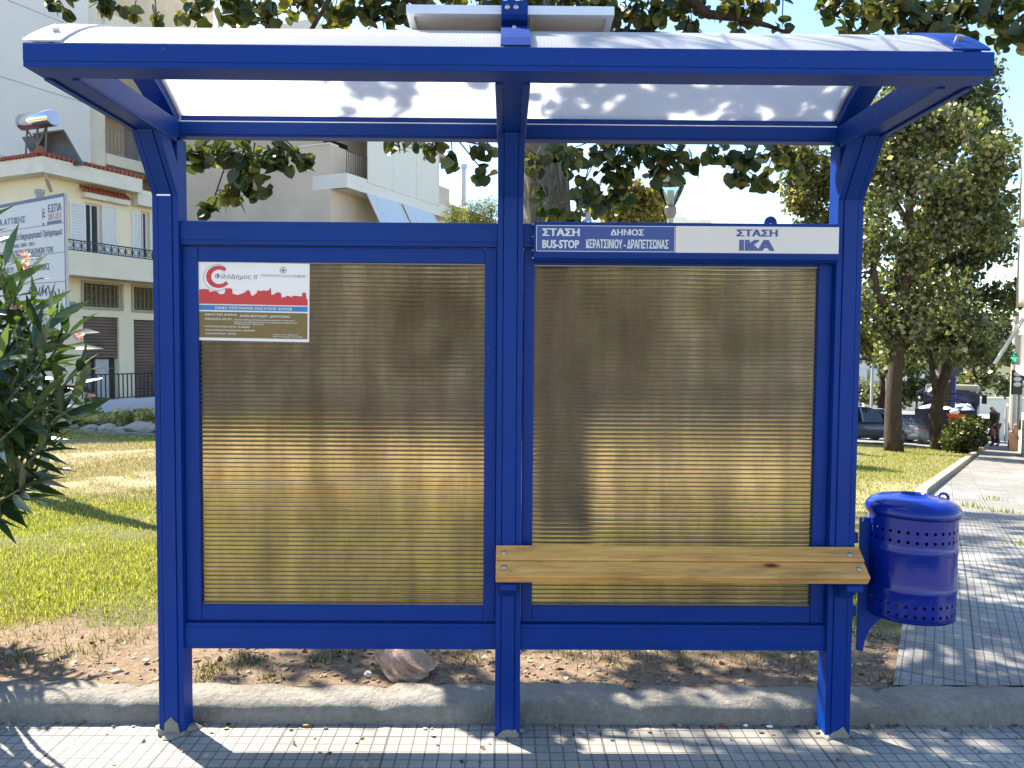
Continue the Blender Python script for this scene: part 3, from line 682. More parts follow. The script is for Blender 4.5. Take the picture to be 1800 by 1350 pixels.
class Facade:                                     # local frame: u along facade, v up, n outward; pixel picks give (u,v)
    def __init__(s, o, u=E1): s.o = Vector(o); s.u = u; s.M = Matrix(((u.x, 0, NFn(u).x, o[0]), (u.y, 0, NFn(u).y, o[1]), (0, 1, 0, o[2]), (0, 0, 0, 1)))
    def uv(s, px, py, n=0): return plane_uv(px, py, s.o+NFn(s.u)*n, s.u, UP)
    def rc(s, x0, y0, x1, y1, n=0):
        xm, ym = (x0+x1)/2, (y0+y1)/2
        return s.uv(x0, ym, n)[0], s.uv(x1, ym, n)[0], s.uv(xm, y1, n)[1], s.uv(xm, y0, n)[1]
    def bx(s, mb, u0, u1, v0, v1, n0, n1): return mb.box(u0, u1, v0, v1, n0, n1, s.M)
def NFn(u): return Vector((u.y, -u.x, 0))
def fbox(F_, name, m, parent, u0, u1, v0, v1, n0, n1, bevel=0): return F_.bx(MB(), u0, u1, v0, v1, n0, n1).build(name, m, parent, bevel=bevel)
def louvres(F_, name, m, parent, u0, u1, v0, v1, n, pitch=.09):
    mb = MB(); t = .05
    for a in ((u0, u0+t, v0, v1), (u1-t, u1, v0, v1), (u0+t, u1-t, v0, v0+t), (u0+t, u1-t, v1-t, v1)): F_.bx(mb, *a, n, n+.04)
    v = v0+t
    while v < v1-t-pitch*.5:
        a, b = u0+t, u1-t
        vs = [F_.M @ Vector(q) for q in ((a, v, n+.034), (b, v, n+.034), (b, v+pitch, n+.006), (a, v+pitch, n+.006), (a, v, n+.022), (b, v, n+.022))]
        mb.add(vs, [(0, 1, 2, 3), (0, 4, 5, 1)]); v += pitch
    return mb.build(name, m, parent)
def railing(F_, name, m, parent, u0, u1, v0, v1, n, step=.13, th=.012, ring=False):
    mb = MB(); F_.bx(mb, u0, u1, v1-.035, v1, n-.02, n+.02); F_.bx(mb, u0, u1, v0, v0+.03, n-.015, n+.015)
    u = u0
    while u <= u1:
        F_.bx(mb, u-th, u+th, v0+.03, v1-.035, n-th, n+th); u += step
    if ring:
        r = (v1-v0)*.30; u = u0+step/2
        while u < u1:
            mb.tube([F_.M @ Vector((u+r*cos(a), (v0+v1)/2+r*sin(a), n)) for a in np.linspace(0, 2*pi, 11)], .011, 5, cap=False); u += step
    return mb.build(name, m, parent)
# ---- yellow two storey house
O = atY(84, 600, 21); O = Vector((O.x, 21, 0)); zg = g(O.x, 21)-.3
hs = thing('yellow_house', (O.x, O.y, zg), 'pale yellow two storey house with tiled eaves, white shutters and rusty roller doors', 'house')
Fh = Facade((O.x, O.y, 0)); Lh = 4.6
zt = Fh.uv(90, 302)[1]
holes = []
tr1 = Fh.rc(146, 500, 212, 540); tr2 = Fh.rc(234, 507, 300, 546); sh1 = Fh.rc(147, 557, 210, 712); sh2 = Fh.rc(236, 563, 300, 712)
wn1 = Fh.rc(150, 358, 178, 452); wn2 = Fh.rc(247, 372, 262, 452)
# wall as bays round the openings (real reveals)
us = sorted({0, Lh, tr1[0], tr1[1], tr2[0], min(tr2[1], Lh-.3), sh1[0], sh1[1], sh2[0], min(sh2[1], Lh-.3), wn1[0], wn1[1], wn2[0], wn2[1]})
vs_ = sorted({zg, zt+.05, tr1[2], tr1[3], tr2[2], tr2[3], sh1[3], sh2[3], wn1[2], wn1[3], wn2[2], wn2[3]})
ops = [tr1, (tr2[0], min(tr2[1], Lh-.3), tr2[2], tr2[3]), (sh1[0], sh1[1], zg-1, sh1[3]), (sh2[0], min(sh2[1], Lh-.3), zg-1, sh2[3]), wn1, wn2]
mb = MB()
for i in range(len(us)-1):
    for j in range(len(vs_)-1):
        um, vm = (us[i]+us[i+1])/2, (vs_[j]+vs_[j+1])/2
        if any(a < um < b and c < vm < d for a, b, c, d in ops): continue
        Fh.bx(mb, us[i], us[i+1], vs_[j], vs_[j+1], -.25, 0)
bmm = mb.build('wall', CREAM, hs)
bmm.modifiers.new('weld', 'WELD')
Fh2 = Facade((O.x, O.y, 0)); 
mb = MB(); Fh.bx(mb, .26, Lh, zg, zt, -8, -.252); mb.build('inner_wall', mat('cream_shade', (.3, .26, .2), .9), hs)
mb = MB(); Fh.bx(mb, 0, .25, zg, zt+.05, -9, -.2505); Fh.bx(mb, Lh-.25, Lh, zg, zt+.05, -9, -.2505); mb.build('side_wall', CREAM, hs)
# eaves fascia and tile edge
def fasc(F_, u0, u1, n, v0, v1):
    mb = MB(); F_.bx(mb, u0, u1, v0, v1, n-1.2, n); return mb
f0, f1 = Fh.uv(84, 304, .55)[1], Fh.uv(84, 276, .55)[1]
ue = Fh.uv(250, 300, .55)[0]
mb = MB(); Fh.bx(mb, -.45, ue, f0, f1, -9, .55); rf = mb.build('eaves', mat('eaves_white', (.74, .69, .58), .8), hs)
mb = MB(); Fh.bx(mb, ue+.002, Lh+.3, f0-.35, f0+.02, -9, .35); mb.build('cornice', mat('eaves_white', (0, 0, 0)), hs)
mb = MB(); u = -.42
while u < ue:
    mb.tube([Fh.M @ Vector((u, f1+.055, .60)), Fh.M @ Vector((u, f1+.13, .1))], .062, 8); u += .155
v = -8.8
while v < .5:
    mb.tube([Fh.M @ Vector((-.50, f1+.05, v)), Fh.M @ Vector((-.0, f1+.13, v))], .062, 8); v += .155
mb.add([Fh.M @ Vector(q) for q in ((-.5, f1+.012, .58), (ue, f1+.012, .58), (ue, f1+.5, -3.2), (1.6, f1+.5, -3.2), (-.5, f1+.012, -8.8), (1.6, f1+.5, -8.8))], [(0, 1, 2, 3), (0, 3, 5, 4)])
mb.lathe([(.0, .1), (.12, .0), (.13, -.14)], Fh.M @ Vector((-.45, f1+.2, .5)), 10)
mb.build('roof_tiles', TERRA, hs)
# windows with shutters
def win(F_, parent, o, leafs, hood):
    f = MB(); u0, u1, v0, v1 = o; t = .05
    for a in ((u0, u0+t, v0, v1), (u1-t, u1, v0, v1), (u0+t, u1-t, v1-t, v1), ((u0+u1)/2-.02, (u0+u1)/2+.02, v0, v1-t)): F_.bx(f, *a, -.16, -.10)
    wf = f.build('window', SHUT, parent); fbox(F_, 'pane', GLASS, wf, u0+t, u1-t, v0, v1-t, -.14, -.13)
    for l in leafs: louvres(F_, 'shutter', SHUT, wf, *l, .01)
    if hood:
        h = MB(); a, b, vv = hood; F_.bx(h, a, b, vv, vv+.16, 0, .22); hd = h.build('hood', mat('eaves_white', (0, 0, 0)), wf)
        m_ = MB(); u = a
        while u < b: m_.tube([F_.M @ Vector((u, vv+.19, .27)), F_.M @ Vector((u, vv+.36, 0))], .05, 7); u += .13
        m_.build('hood_tiles', TERRA, wf)
a1 = Fh.rc(122, 356, 150, 452); a2 = Fh.rc(178, 362, 205, 452); hd = Fh.rc(142, 345, 222, 358)
win(Fh, hs, wn1, [(a1[0], a1[1]-.01, a1[2], a1[3]), (a2[0]+.01, a2[1], a2[2], a2[3])], (hd[0], hd[1], wn1[3]+.12))
b1 = Fh.rc(231, 372, 247, 452); b2 = Fh.rc(262, 376, 284, 452); hd = Fh.rc(238, 362, 284, 370)
win(Fh, hs, wn2, [(b1[0], b1[1]-.01, b1[2], b1[3]), (b2[0]+.01, b2[1], b2[2], b2[3])], (hd[0], hd[1], wn2[3]+.12))
# balcony with parapet and iron railing
pn = .75
q0, q1 = Fh.uv(113, 478, pn)[1], Fh.uv(113, 438, pn)[1]; q2 = Fh.uv(113, 418, pn)[1]
ba = MB(); Fh.bx(ba, -.4, Lh, q0, q0+.16, 0.001, pn-.12); Fh.bx(ba, -.4, Lh, q0, q1, pn-.12, pn); Fh.bx(ba, -.4, Lh, q0-.07, q0-.002, 0.001, pn+.06)
bal = ba.build('balcony', mat('balcony_pale', (.78, .70, .54), .85, var=.1, scale=.7), hs)
railing(Fh, 'railing', mat('iron_green', (.03, .04, .04), .5), bal, -.4, Lh, q1+.01, q2, pn-.06, step=.26, ring=True)
# transoms, roller doors
for (u0, u1, v0, v1) in (tr1, ops[1]):
    m_ = MB(); t = .06
    for a in ((u0-.08, u0, v0-.08, v1+.08), (u1, u1+.08, v0-.08, v1+.08), (u0, u1, v1, v1+.08), (u0, u1, v0-.08, v0)): Fh.bx(m_, *a, .001, .05)
    wf = m_.build('transom_window', mat('putty_frame', (.42, .38, .26), .8), hs)
    m_ = MB(); u = u0
    while u < u1: Fh.bx(m_, u, u+.035, v0, v1, -.12, -.09); u += .17
    for q in (.1, .5, .9): Fh.bx(m_, u0, u1, v0+(v1-v0)*q-.02, v0+(v1-v0)*q+.02, -.135, -.125)
    m_.build('grille', OLV, wf); fbox(Fh, 'pane', mat('dusty_glass', (.10, .085, .05), .5), wf, u0, u1, v0, v1, -.2, -.16)
for k, (u0, u1, v0, v1) in enumerate((ops[2], ops[3])):
    bot = Fh.uv(178, 630)[1] if k == 0 else zg
    m_ = MB(); v = bot
    while v < v1:
        a = min(v+.10, v1); vs = [Fh.M @ Vector(q) for q in ((u0, v, -.10), (u1, v, -.10), (u1, v+.03, -.07), (u0, v+.03, -.07), (u1, a, -.085), (u0, a, -.085))]
        m_.add(vs, [(0, 1, 2, 3), (3, 2, 4, 5)]); v += .10
    rd = m_.build('roller_door', RUST, hs)
    if k == 0:
        tag(rd, 'half open rusty roller door'); Fh.bx(MB(), u0, u0+.5, zg, bot, -.2, -.17)
        d1 = Fh.rc(175, 635, 198, 712); fbox(Fh, 'white_door', mat('old_door', (.50, .49, .46), .8), rd, d1[0], d1[1], zg, bot-.03, -.22, -.17)
        fbox(Fh, 'dark_opening', mat('dark_interior', (.05, .04, .035), .9), rd, u0, u1, zg, bot, -.25, -.235)
        fbox(Fh, 'grey_board', mat('grey_board', (.22, .2, .19), .9), rd, u0, d1[0]-.18, zg, bot-.02, -.22, -.17)
sg_ = Fh.rc(113, 530, 133, 548); fbox(Fh, 'street_name_plate', mat('street_plate', (.28, .29, .30), .6), hs, *sg_, .0, .02)
m_ = MB(); m_.tube([Fh.M @ Vector((-.05, 5.9, .35)), Fh.M @ Vector((-.3, 6.2, .5)), Fh.M @ Vector((-.38, 6.9, .48))], .05, 8); m_.build('drain_pipe', mat('pipe_beige', (.4, .3, .2), .7), hs)
# left part of house facing e2, with small tiled hood
Fl = Facade((O.x, O.y, 0), E2*-1)
Fl_o = Vector((O.x, O.y, 0))+E2*9; Fl = Facade((Fl_o.x, Fl_o.y, 0), -E2)
fbox(Fl, 'wall', CREAM, hs, 0, 8.9, zg, zt, -.2, -.02)
# ---- solar water heater on that roof
sw = thing('solar_water_heater', Fh.M @ Vector((.2, f1+.7, -2.5)), 'shiny horizontal tank above dark tilted solar collectors on the tiled roof', 'water heater')
def at_d(px, py, Y): return atY(px, py, Y)
c0, c1 = at_d(38, 216, 21.4), at_d(94, 207, 21.0); ax = (c1-c0).normalized(); rr = .24
MB().tube([c0, c0+ax*.03, c1-ax*.03, c1], [.2, rr, rr, .2], 24).build('tank', mat('shiny_metal', (.80, .80, .80), .12, metal=1, var=.03), sw, smooth=True)
MB().tube([c1-ax*.02, c1+ax*.012], [rr*.92, rr*.9], 24).build('tank_cap', mat('tank_cap', (.45, .55, .75), .35), sw)
for (a, b, c, d) in (((58, 236), (112, 229), (146, 289), (92, 291)), ((38, 241), (62, 238), (84, 284), (62, 284))):
    P_ = [at_d(*a, 21.8), at_d(*b, 21.6), at_d(*c, 21.2), at_d(*d, 21.3)]
    n_ = (P_[1]-P_[0]).cross(P_[2]-P_[0]).normalized()*.08
    m_ = MB(); m_.add(P_+[p+n_ for p in P_], [(0, 1, 2, 3), (4, 5, 6, 7), (0, 1, 5, 4), (1, 2, 6, 5), (2, 3, 7, 6), (3, 0, 4, 7)])
    m_.build('collector', mat('collector_brown', (.09, .07, .055), .35, var=.3), sw)
m_ = MB()
for a, b in (((48, 226), (45, 278)), ((82, 220), (80, 276)), ((82, 222), (58, 274)), ((50, 232), (78, 272)), ((58, 236), (112, 229)), ((66, 226), (66, 270))): m_.tube([at_d(*a, 21.5), at_d(*b, 21.4)], .03, 6)
m_.build('stand', mat('stand_steel', (.16, .15, .14), .6), sw)
m_ = MB(); m_.tube([at_d(52, 196, 21.4), at_d(52, 204, 21.4)], .05, 8); m_.build('valve', STEEL, sw)

# ---- tall block behind, blank grey wall, then cream side with balcony
Ct = atY(160, 300, 34); bt = thing('tall_apartment_block', (Ct.x, Ct.y, -1), 'tall blank grey white wall of an apartment block behind the yellow house', 'apartment block')
Ft = Facade((Ct.x, Ct.y, 0))
fbox(Ft, 'blank_wall', GREYW, bt, -16, 0, -2, 24, -10, 0)
for zz in (9.1, 12.3, 15.5): fbox(Ft, 'joint', mat('joint_grey', (.36, .36, .35), .9), bt, -16, -.001, zz, zz+.03, .0, .012)
cream2 = Ft.rc(162, 100, 186, 300, -.3)
fbox(Ft, 'cream_wall', CREAMD, bt, .001, cream2[1], -2, 24, -9, -.35)
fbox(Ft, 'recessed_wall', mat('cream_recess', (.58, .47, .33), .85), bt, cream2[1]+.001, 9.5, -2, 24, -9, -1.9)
r_ = Ft.rc(186, 283, 262, 298, -.3)
fl = fbox(Ft, 'balcony', CREAMD, bt, r_[0], 9.5, r_[2], r_[3]+.1, -1.899, -.2)
railing(Ft, 'railing', mat('grey_iron', (.22, .22, .23), .5), fl, r_[0]+.05, 9.4, r_[3]+.12, r_[3]+1.35, -.3, step=.2)
d_ = Ft.rc(219, 218, 242, 285, -1.9); wf = fbox(Ft, 'balcony_door', mat('door_grey', (.28, .27, .26), .6), bt, d_[0], d_[1], r_[3], d_[3], -1.898, -1.84)
for zz in (12.6, 16.0): s2 = fbox(Ft, 'balcony', CREAMD, bt, r_[0], 9.5, zz, zz+.9, -1.899, -.2)
# ---- white block seen left of the branch in the left gap
Cw = atY(300, 300, 42); bw = thing('white_block', (Cw.x, Cw.y, -1), 'white building with a pale window behind the hanging branch in the left gap', 'building')
Fw = Facade((Cw.x, Cw.y, 0), Vector((1, -.1, 0)).normalized())
fbox(Fw, 'wall', WHITEW, bw, 0, 9, -2, 17, -6, 0)
w_ = Fw.rc(322, 298, 356, 330); wf = fbox(Fw, 'window', SHUT, bw, *w_, .0, .05); fbox(Fw, 'pane', mat('pale_pane', (.45, .48, .5), .2), wf, w_[0]+.9, w_[1]-.1, w_[2]+.1, w_[3]-.1, .05, .06)
fbox(Fw, 'ledge', mat('ledge_white', (.74, .73, .7), .7), bw, 0, 2.6, w_[2]-.3, w_[2]-.15, 0, .3)
fbox(Fw, 'ledge', mat('ledge_white', (.74, .73, .7), .7), bw, 0, 2.6, w_[3]+.15, w_[3]+.3, 0, .3)
# ---- apartment building with roller blinds and awnings
Ca = atY(581, 330, 33); ab = thing('apartment_building', (Ca.x, Ca.y, -1.5), 'apartment building with a blank beige side wall, balconies, white blinds and awnings', 'apartment building')
Fa = Facade((Ca.x, Ca.y, 0)); zA0 = -2.5
ztop = atY(560, 267, 33).z
So = Vector((Ca.x, Ca.y, 0))+E2*10; Fs = Facade((So.x, So.y, 0), -E2)
fbox(Fs, 'side_wall', BEIGE, ab, 0, 10, zA0, ztop+.35, -11, 0); fbox(Fs, 'parapet_cap', WHITEW, ab, 0, 10.0, ztop+.352, ztop+.42, -.6, .04)
fbox(Fa, 'front_wall', mat('front_cream', (.60, .52, .37), .85, var=.1), ab, .02, 11, zA0, ztop+3.5, -9, -1.0)
fbox(Fa, 'upper_floor', WHITEW, ab, 0.03, 11, ztop+.8, ztop+6, -9, -.995)
sl0 = Fa.rc(584, 306, 590, 322, .9)
v0, v1 = sl0[2], sl0[3]
b_ = MB(); Fa.bx(b_, .0, 9.6, v0, v0+.2, -.999, .78); Fa.bx(b_, .0, 9.6, v0, v1+.25, .78, .9); Fa.bx(b_, -.001, .12, v0, v1+.25, -.999, .779); bal = b_.build('balcony', WHITEW, ab)
railing(Fa, 'railing', mat('brown_iron', (.045, .03, .02), .5), bal, .05, 3.0, v1+.26, v1+1.25, .84, step=.16)
fbox(Fa, 'soffit', mat('soffit_tan', (.42, .29, .17), .8), ab, .0, 9.6, v1+2.75, v1+2.95, -.999, .9)
fbox(Fa, 'dark_door', mat('dark_room', (.03, .03, .035), .5), ab, .8, 2.6, v0+.2, v1+2.2, -.994, -.95)
ub = [Fa.uv(647, 300, .92)[0], Fa.uv(692, 300, .92)[0], Fa.uv(733, 300, .92)[0], Fa.uv(771, 310, .92)[0]]
for i in range(3): 
    bl = fbox(Fa, 'roller_blind', mat('blind_white', (.80, .75, .66), .8, var=.05), ab, ub[i]+.03, ub[i+1]-.05, v1+.12, v1+2.74, .91, .93)
for u in ub: fbox(Fa, 'blind_post', SHUT, ab, u-.05, u+.02, v1+.1, v1+2.8, .90, .95)
# lower floor: shutter, door, awnings
w_ = Fa.rc(598, 340, 626, 400, -1); louvres(Fa, 'shutter', SHUT, ab, w_[0], w_[1], w_[2]-1, w_[3], -.99, .1)
w2 = Fa.rc(626, 347, 640, 400, -1); fbox(Fa, 'doorway', mat('dark_room', (0, 0, 0)), ab, w2[0], w2[1], w2[2]-1, w2[3], -.999, -.98)
w3 = Fa.rc(580, 340, 598, 400, -1); fbox(Fa, 'white_pier', WHITEW, ab, .03, w3[1], zA0, v0-.01, -.999, -.3)
b_ = MB(); Fa.bx(b_, .0, 9.6, v0-3.2, v0-2.9, -.999, .78); Fa.bx(b_, 0, 9.6, v0-3.2, v0-2.2, .78, .9); b_.build('balcony', WHITEW, ab)
for i, (ua, ub_) in enumerate(((Fa.uv(643, 325, .85)[0], Fa.uv(700, 345, .85)[0]), (Fa.uv(706, 345, .85)[0], Fa.uv(758, 360, .85)[0]))):
    m_ = MB(); v_t = v0+.02; v_b = v0-2.0
    q = [(ua, v_t, .86), (ub_, v_t, .86), (ub_, v_b, 1.95), (ua, v_b, 1.95)]; nn_ = (0, .03, .03)
    vs = [Fa.M @ Vector(p) for p in q]+[Fa.M @ (Vector(p)+Vector(nn_)) for p in q]
    m_.add(vs, [(0, 1, 2, 3), (4, 5, 6, 7), (0, 1, 5, 4), (1, 2, 6, 5), (2, 3, 7, 6), (3, 0, 4, 7)])
    aw_ = m_.build('awning', mat('awning_white', (.62, .66, .70), .7, var=.05), ab)
    m_ = MB()
    for u in (ua, ua+.25*(ub_-ua), ub_): m_.tube([Fa.M @ Vector((u, v_t, .92)), Fa.M @ Vector((u, v_b-.05, 2.03))], .05, 6)
    m_.tube([Fa.M @ Vector((ua, v_b-.02, 2.0)), Fa.M @ Vector((ub_, v_b-.02, 2.0))], .06, 6)
    m_.build('arm', SHUT, aw_)
ac = Fa.rc(645, 345, 655, 365, -1); m_ = MB(); Fa.bx(m_, ac[0], ac[1]+.3, ac[2], ac[3], -.99, -.6); m_.build('air_conditioner', WHITEW, ab)
# ---- low building with pink roof and flue
Cp = atY(760, 350, 46); pb = thing('pink_roofed_building', (Cp.x, Cp.y, -2), 'low building with a sloping pink roof beyond the awnings', 'building')
Fp = Facade((Cp.x, Cp.y, 0)); vt = Fp.uv(775, 360)[1]
fbox(Fp, 'wall', WHITEW, pb, 0, 16, -3, vt, -8, 0)
m_ = MB(); m_.add([Fp.M @ Vector(q) for q in ((-.3, vt, .6), (16, vt, .6), (16, vt+1.9, -5), (-.3, vt+1.9, -5), (-.3, vt-.25, .6), (16, vt-.25, .6), (16, vt+1.6, -5), (-.3, vt+1.6, -5))], [(0, 1, 2, 3), (4, 5, 6, 7), (0, 1, 5, 4), (0, 3, 7, 4), (1, 2, 6, 5), (2, 3, 7, 6)]); m_.build('roof', PINKR, pb)
m_ = MB(); a = atY(815, 350, 50); b = atY(815, 296, 50); m_.tube([a-Vector((0, 0, 2)), b], .16, 10); m_.tube([b, b+Vector((0, 0, .25))], .24, 10)
tag(m_.build('flue_pipe', mat('flue_metal', (.42, .46, .52), .4, metal=.6)), 'tall grey metal flue pipe rising beyond the awnings', 'chimney')
# ---- distant roofs in the right gap, and buildings behind the shelter
for i, (px, py, w_, Y_, lab) in enumerate(((1190, 386, 7, 110, 'distant pale rooftop under the sky to the right of the street lantern'),)):
    c = atY(px, py, Y_); b = thing('distant_building', (c.x, Y_, g(c.x, Y_)), lab, 'building')
    m_ = MB(); m_.box(c.x-w_, c.x+w_*.7, Y_, Y_+8, g(c.x, Y_)-3, c.z); m_.build('wall', WHITEW, b)
    m_ = MB(); m_.box(c.x-2.2, c.x+1.6, Y_+1, Y_+4, c.z, c.z+.9); m_.box(c.x-1, c.x+1, Y_+1, Y_+3, c.z+.9, c.z+1.4); m_.build('roof_hut', WHITEW, b)
def block(px0, px1, pyt, Y_, m, label, wins=3, name='shop_building', rows=2, doors=True):
    a, b2 = atY(px0, pyt, Y_), atY(px1, pyt, Y_); zg_ = min(g(a.x, Y_), g(b2.x, Y_))-.4
    t = thing(name, ((a.x+b2.x)/2, Y_, zg_), label, 'building'); zt_ = (a.z+b2.z)/2
    m_ = MB(); m_.box(a.x, b2.x, Y_, Y_+9, zg_, zt_); m_.build('wall', m, t)
    m_ = MB(); m_.box(a.x-.1, b2.x+.1, Y_-.15, Y_-.001, zt_-.3, zt_+.25); m_.build('parapet', WHITEW, t)
    for r in range(rows):
        z0 = zg_+.4+r*3.3+(.9 if r or not doors else 0)
        if z0+1.4 > zt_-.4: break
        for k in range(wins):
            xc = a.x+(b2.x-a.x)*(k+.5)/wins; wd_ = (b2.x-a.x)/wins*.32
            f = MB().box(xc-wd_-.08, xc+wd_+.08, Y_-.05, Y_-.001, z0-.08, z0+(2.3 if r == 0 and doors else 1.5)+.08).build('window' if r or not doors else 'shop_front', SHUT, t)
            MB().box(xc-wd_, xc+wd_, Y_-.07, Y_-.052, z0, z0+(2.3 if r == 0 and doors else 1.5)).build('pane', GLASS, f)
            if r: MB().box(xc-wd_-.4, xc+wd_+.4, Y_-1.0, Y_-.08, z0-1.0, z0-.1).build('balcony', WHITEW, t)
    return t
block(880, 1150, 405, 52, BEIGE, 'beige building seen dimly through the right brown panel', 4)
block(1152, 1480, 425, 58, CREAMD, 'cream building seen dimly through the right edge of the right panel', 4)
block(1380, 1660, 600, 62, WHITEW, 'white building behind the parked cars and big trees', 4)
# ================================================================== FRONT YARD WALL AND FENCE
yo = Vector((O.x, O.y, 0))+NF*2.2; Fy = Facade((yo.x, yo.y, 0))
wv1 = Fy.uv(200, 703)[1]; ul = Fy.uv(118, 705)[0]
yw = thing('yard_wall', Fy.M @ Vector((ul, wv1-1, 0)), 'pale lavender yard wall topped by a black railing in front of the yellow house', 'wall')
fbox(Fy, 'wall', LAV, yw, ul, 9, g(yo.x, yo.y)-1.5, wv1, -.2, 0)
fv = Fy.uv(200, 657)[1]; railing(Fy, 'railing', BLACK, yw, ul+.25, 9, wv1+.03, fv, -.1, step=.15, th=.014)
# ================================================================== PROJECT BOARD
pb0 = onG(80, 866); d1 = Vector((-1.51, 1, 0)).normalized()
br = thing('project_board', pb0, 'large white project notice board with dark blue lettering on a grey post behind the oleander', 'notice board')
uB = d1*-1                                         # board u runs left to right
oB = Vector((pb0.x, pb0.y, 0))+NFn(uB)*.06
FB = Facade((oB.x, oB.y, 0), uB)
def B(px, py): return FB.uv(px, py)
uR, vT = B(113, 339); vBt = B(113, 597)[1]; uL = uR-2.1
post = MB().tube([pb0-Vector((0, 0, .3)), Vector((pb0.x, pb0.y, vT+.06))], .043, 14); post.tube([Vector((pb0.x, pb0.y, vT+.06)), Vector((pb0.x, pb0.y, vT+.10))], .052, 14)
post.build('post', mat('post_grey', (.30, .31, .30), .5, metal=.4, var=.25), br, smooth=False)
o2 = pb0-uB*1.75; MB().tube([o2-Vector((0, 0, .3)), Vector((o2.x, o2.y, vT+.06))], .043, 14).build('post', mat('post_grey', (0, 0, 0)), br)
bd_ = fbox(FB, 'board', mat('board_white', (.47, .475, .50), .5, var=.1, scale=1.5), br, uL, uR, vBt, vT, -.03, 0)
m_ = MB()
for a in ((uL, uR, vT-.035, vT), (uL, uR, vBt, vBt+.03), (uR-.014, uR, vBt+.03, vT-.035)): rect(m_, FB.M, *a, .0015)
m_.build('border', NAVY, bd_)
m_ = MB()
for py in (412, 437.5-20, 480, 540): pass
for v in np.linspace(vT, vBt, 6)[1:-1]: rect(m_, FB.M, uL, uR-.015, v-.004, v+.004, .0012)
m_.build('sheet_joint', mat('joint_dark', (.2, .21, .23), .7), bd_)
m_ = MB()
def btxt(s, x0, y0, x1, y1, bold=.01, mb=None):
    a, b, c, d = B(x0, (y0+y1)/2)[0], B(x1, (y0+y1)/2)[0], B((x0+x1)/2, y1)[1], B((x0+x1)/2, y0)[1]
    put_text(mb or m_, s, FB.M, a, b, c, d, .002, bold)
btxt('ΠΕΡΙΦΕΡΕΙΑ ΑΤΤΙΚΗΣ', -44, 386, 45, 398); btxt('ΕΣΠΑ', 84.5, 358, 108, 372, .014)
btxt('Πρόγραμμα: Περιφερειακό Επιχειρησιακό Πρόγραμμα', -34, 410, 109, 424.5); btxt('Αττικής 2007 - 2013', 18, 427, 61, 436)
btxt('ΑΝΑΜΟΡΦΩΣΗ ΚΑΙ ΒΕΛΤΙΩΣΗ ΥΠΟΔΟΜΩΝ ΤΩΝ', -37, 440, 93, 451); btxt('ΠΕΖΟΔΡΟΜΩΝ ΠΛΑΤΕΙΑΣ 25ης ΜΑΡΤΙΟΥ', -30, 454, 73, 463)
btxt('ΚΕΡΑΤΣΙΝΙΟΥ - ΔΡΑΠΕΤΣΩΝΑΣ', -20, 468, 88, 479); btxt('της Ευρωπαϊκής Ένωσης', 28, 526, 84, 533, .004); btxt('για καλύτερη ποιότητα ζωής της Ζωής', 2, 557, 102, 567, .004)
a = B(83, 395); b = B(108, 388); rect(m_, FB.M, a[0], b[0], a[1], a[1]+.03, .002)
a = B(75, 397); rect(m_, FB.M, a[0], a[0]+.03, a[1], a[1]+.03, .002)
for k, dz in enumerate((0, -.035, -.07)):
    p = B(74, 369); q = [(p[0]+.055*t_, p[1]+dz+.02*sin(t_*5)-.02+.05*t_) for t_ in np.linspace(0, 1, 8)]
    if k: flat(m_, q+[(x, y-.018) for x, y in q[::-1]], FB.M, .002)
m_.build('navy_lettering', NAVY, bd_)
m_ = MB(); btxt('2007-2013', 84.5, 374, 108, 386, .006, m_)
m_.build('orange_lettering', mat('print_orange', (.36, .12, .05), .5), bd_); m_ = MB()
p = B(74, 369); q = [(p[0]+.055*t_, p[1]+.02*sin(t_*5)-.02+.05*t_) for t_ in np.linspace(0, 1, 8)]; flat(m_, q+[(x, y-.018) for x, y in q[::-1]], FB.M, .002)
m_.build('orange_wave', mat('print_orange', (.36, .12, .05), .5), bd_)
# graffiti scrawls
def scrawl(x0, y0, x1, y1, n, seed):
    r_ = random.Random(seed); a, b = B(x0, y0), B(x1, y1); pts = []
    for i in range(n):
        t_ = i/n; pts.append((a[0]+(b[0]-a[0])*t_+.03*sin(i*1.9), (a[1]+b[1])/2+(a[1]-b[1])*.5*sin(i*2.3+r_.random()*1.5)))
    return [FB.M @ Vector((x, y, .003)) for x, y in pts]
m_ = MB(); m_.tube(scrawl(50, 503, 88, 520, 22, 1), .004, 4); m_.tube(scrawl(88, 506, 111, 530, 12, 4), .0025, 4); m_.build('graffiti', mat('graffiti_blue', (.07, .06, .2), .6), bd_)
m_ = MB(); m_.tube(scrawl(55, 532, 80, 545, 16, 2), .005, 4); m_.build('graffiti', mat('graffiti_green', (.03, .2, .17), .6), bd_)
m_ = MB(); m_.tube(scrawl(68, 570, 98, 590, 14, 3), .011, 5); m_.build('graffiti', mat('graffiti_black', (.015, .015, .02), .6), bd_)
a, b = B(62, 572), B(80, 548); m_ = MB(); rect(m_, FB.M, a[0], b[0], a[1], b[1], .0025); m_.build('pasted_paper', mat('pasted_paper', (.42, .43, .45), .8), bd_)
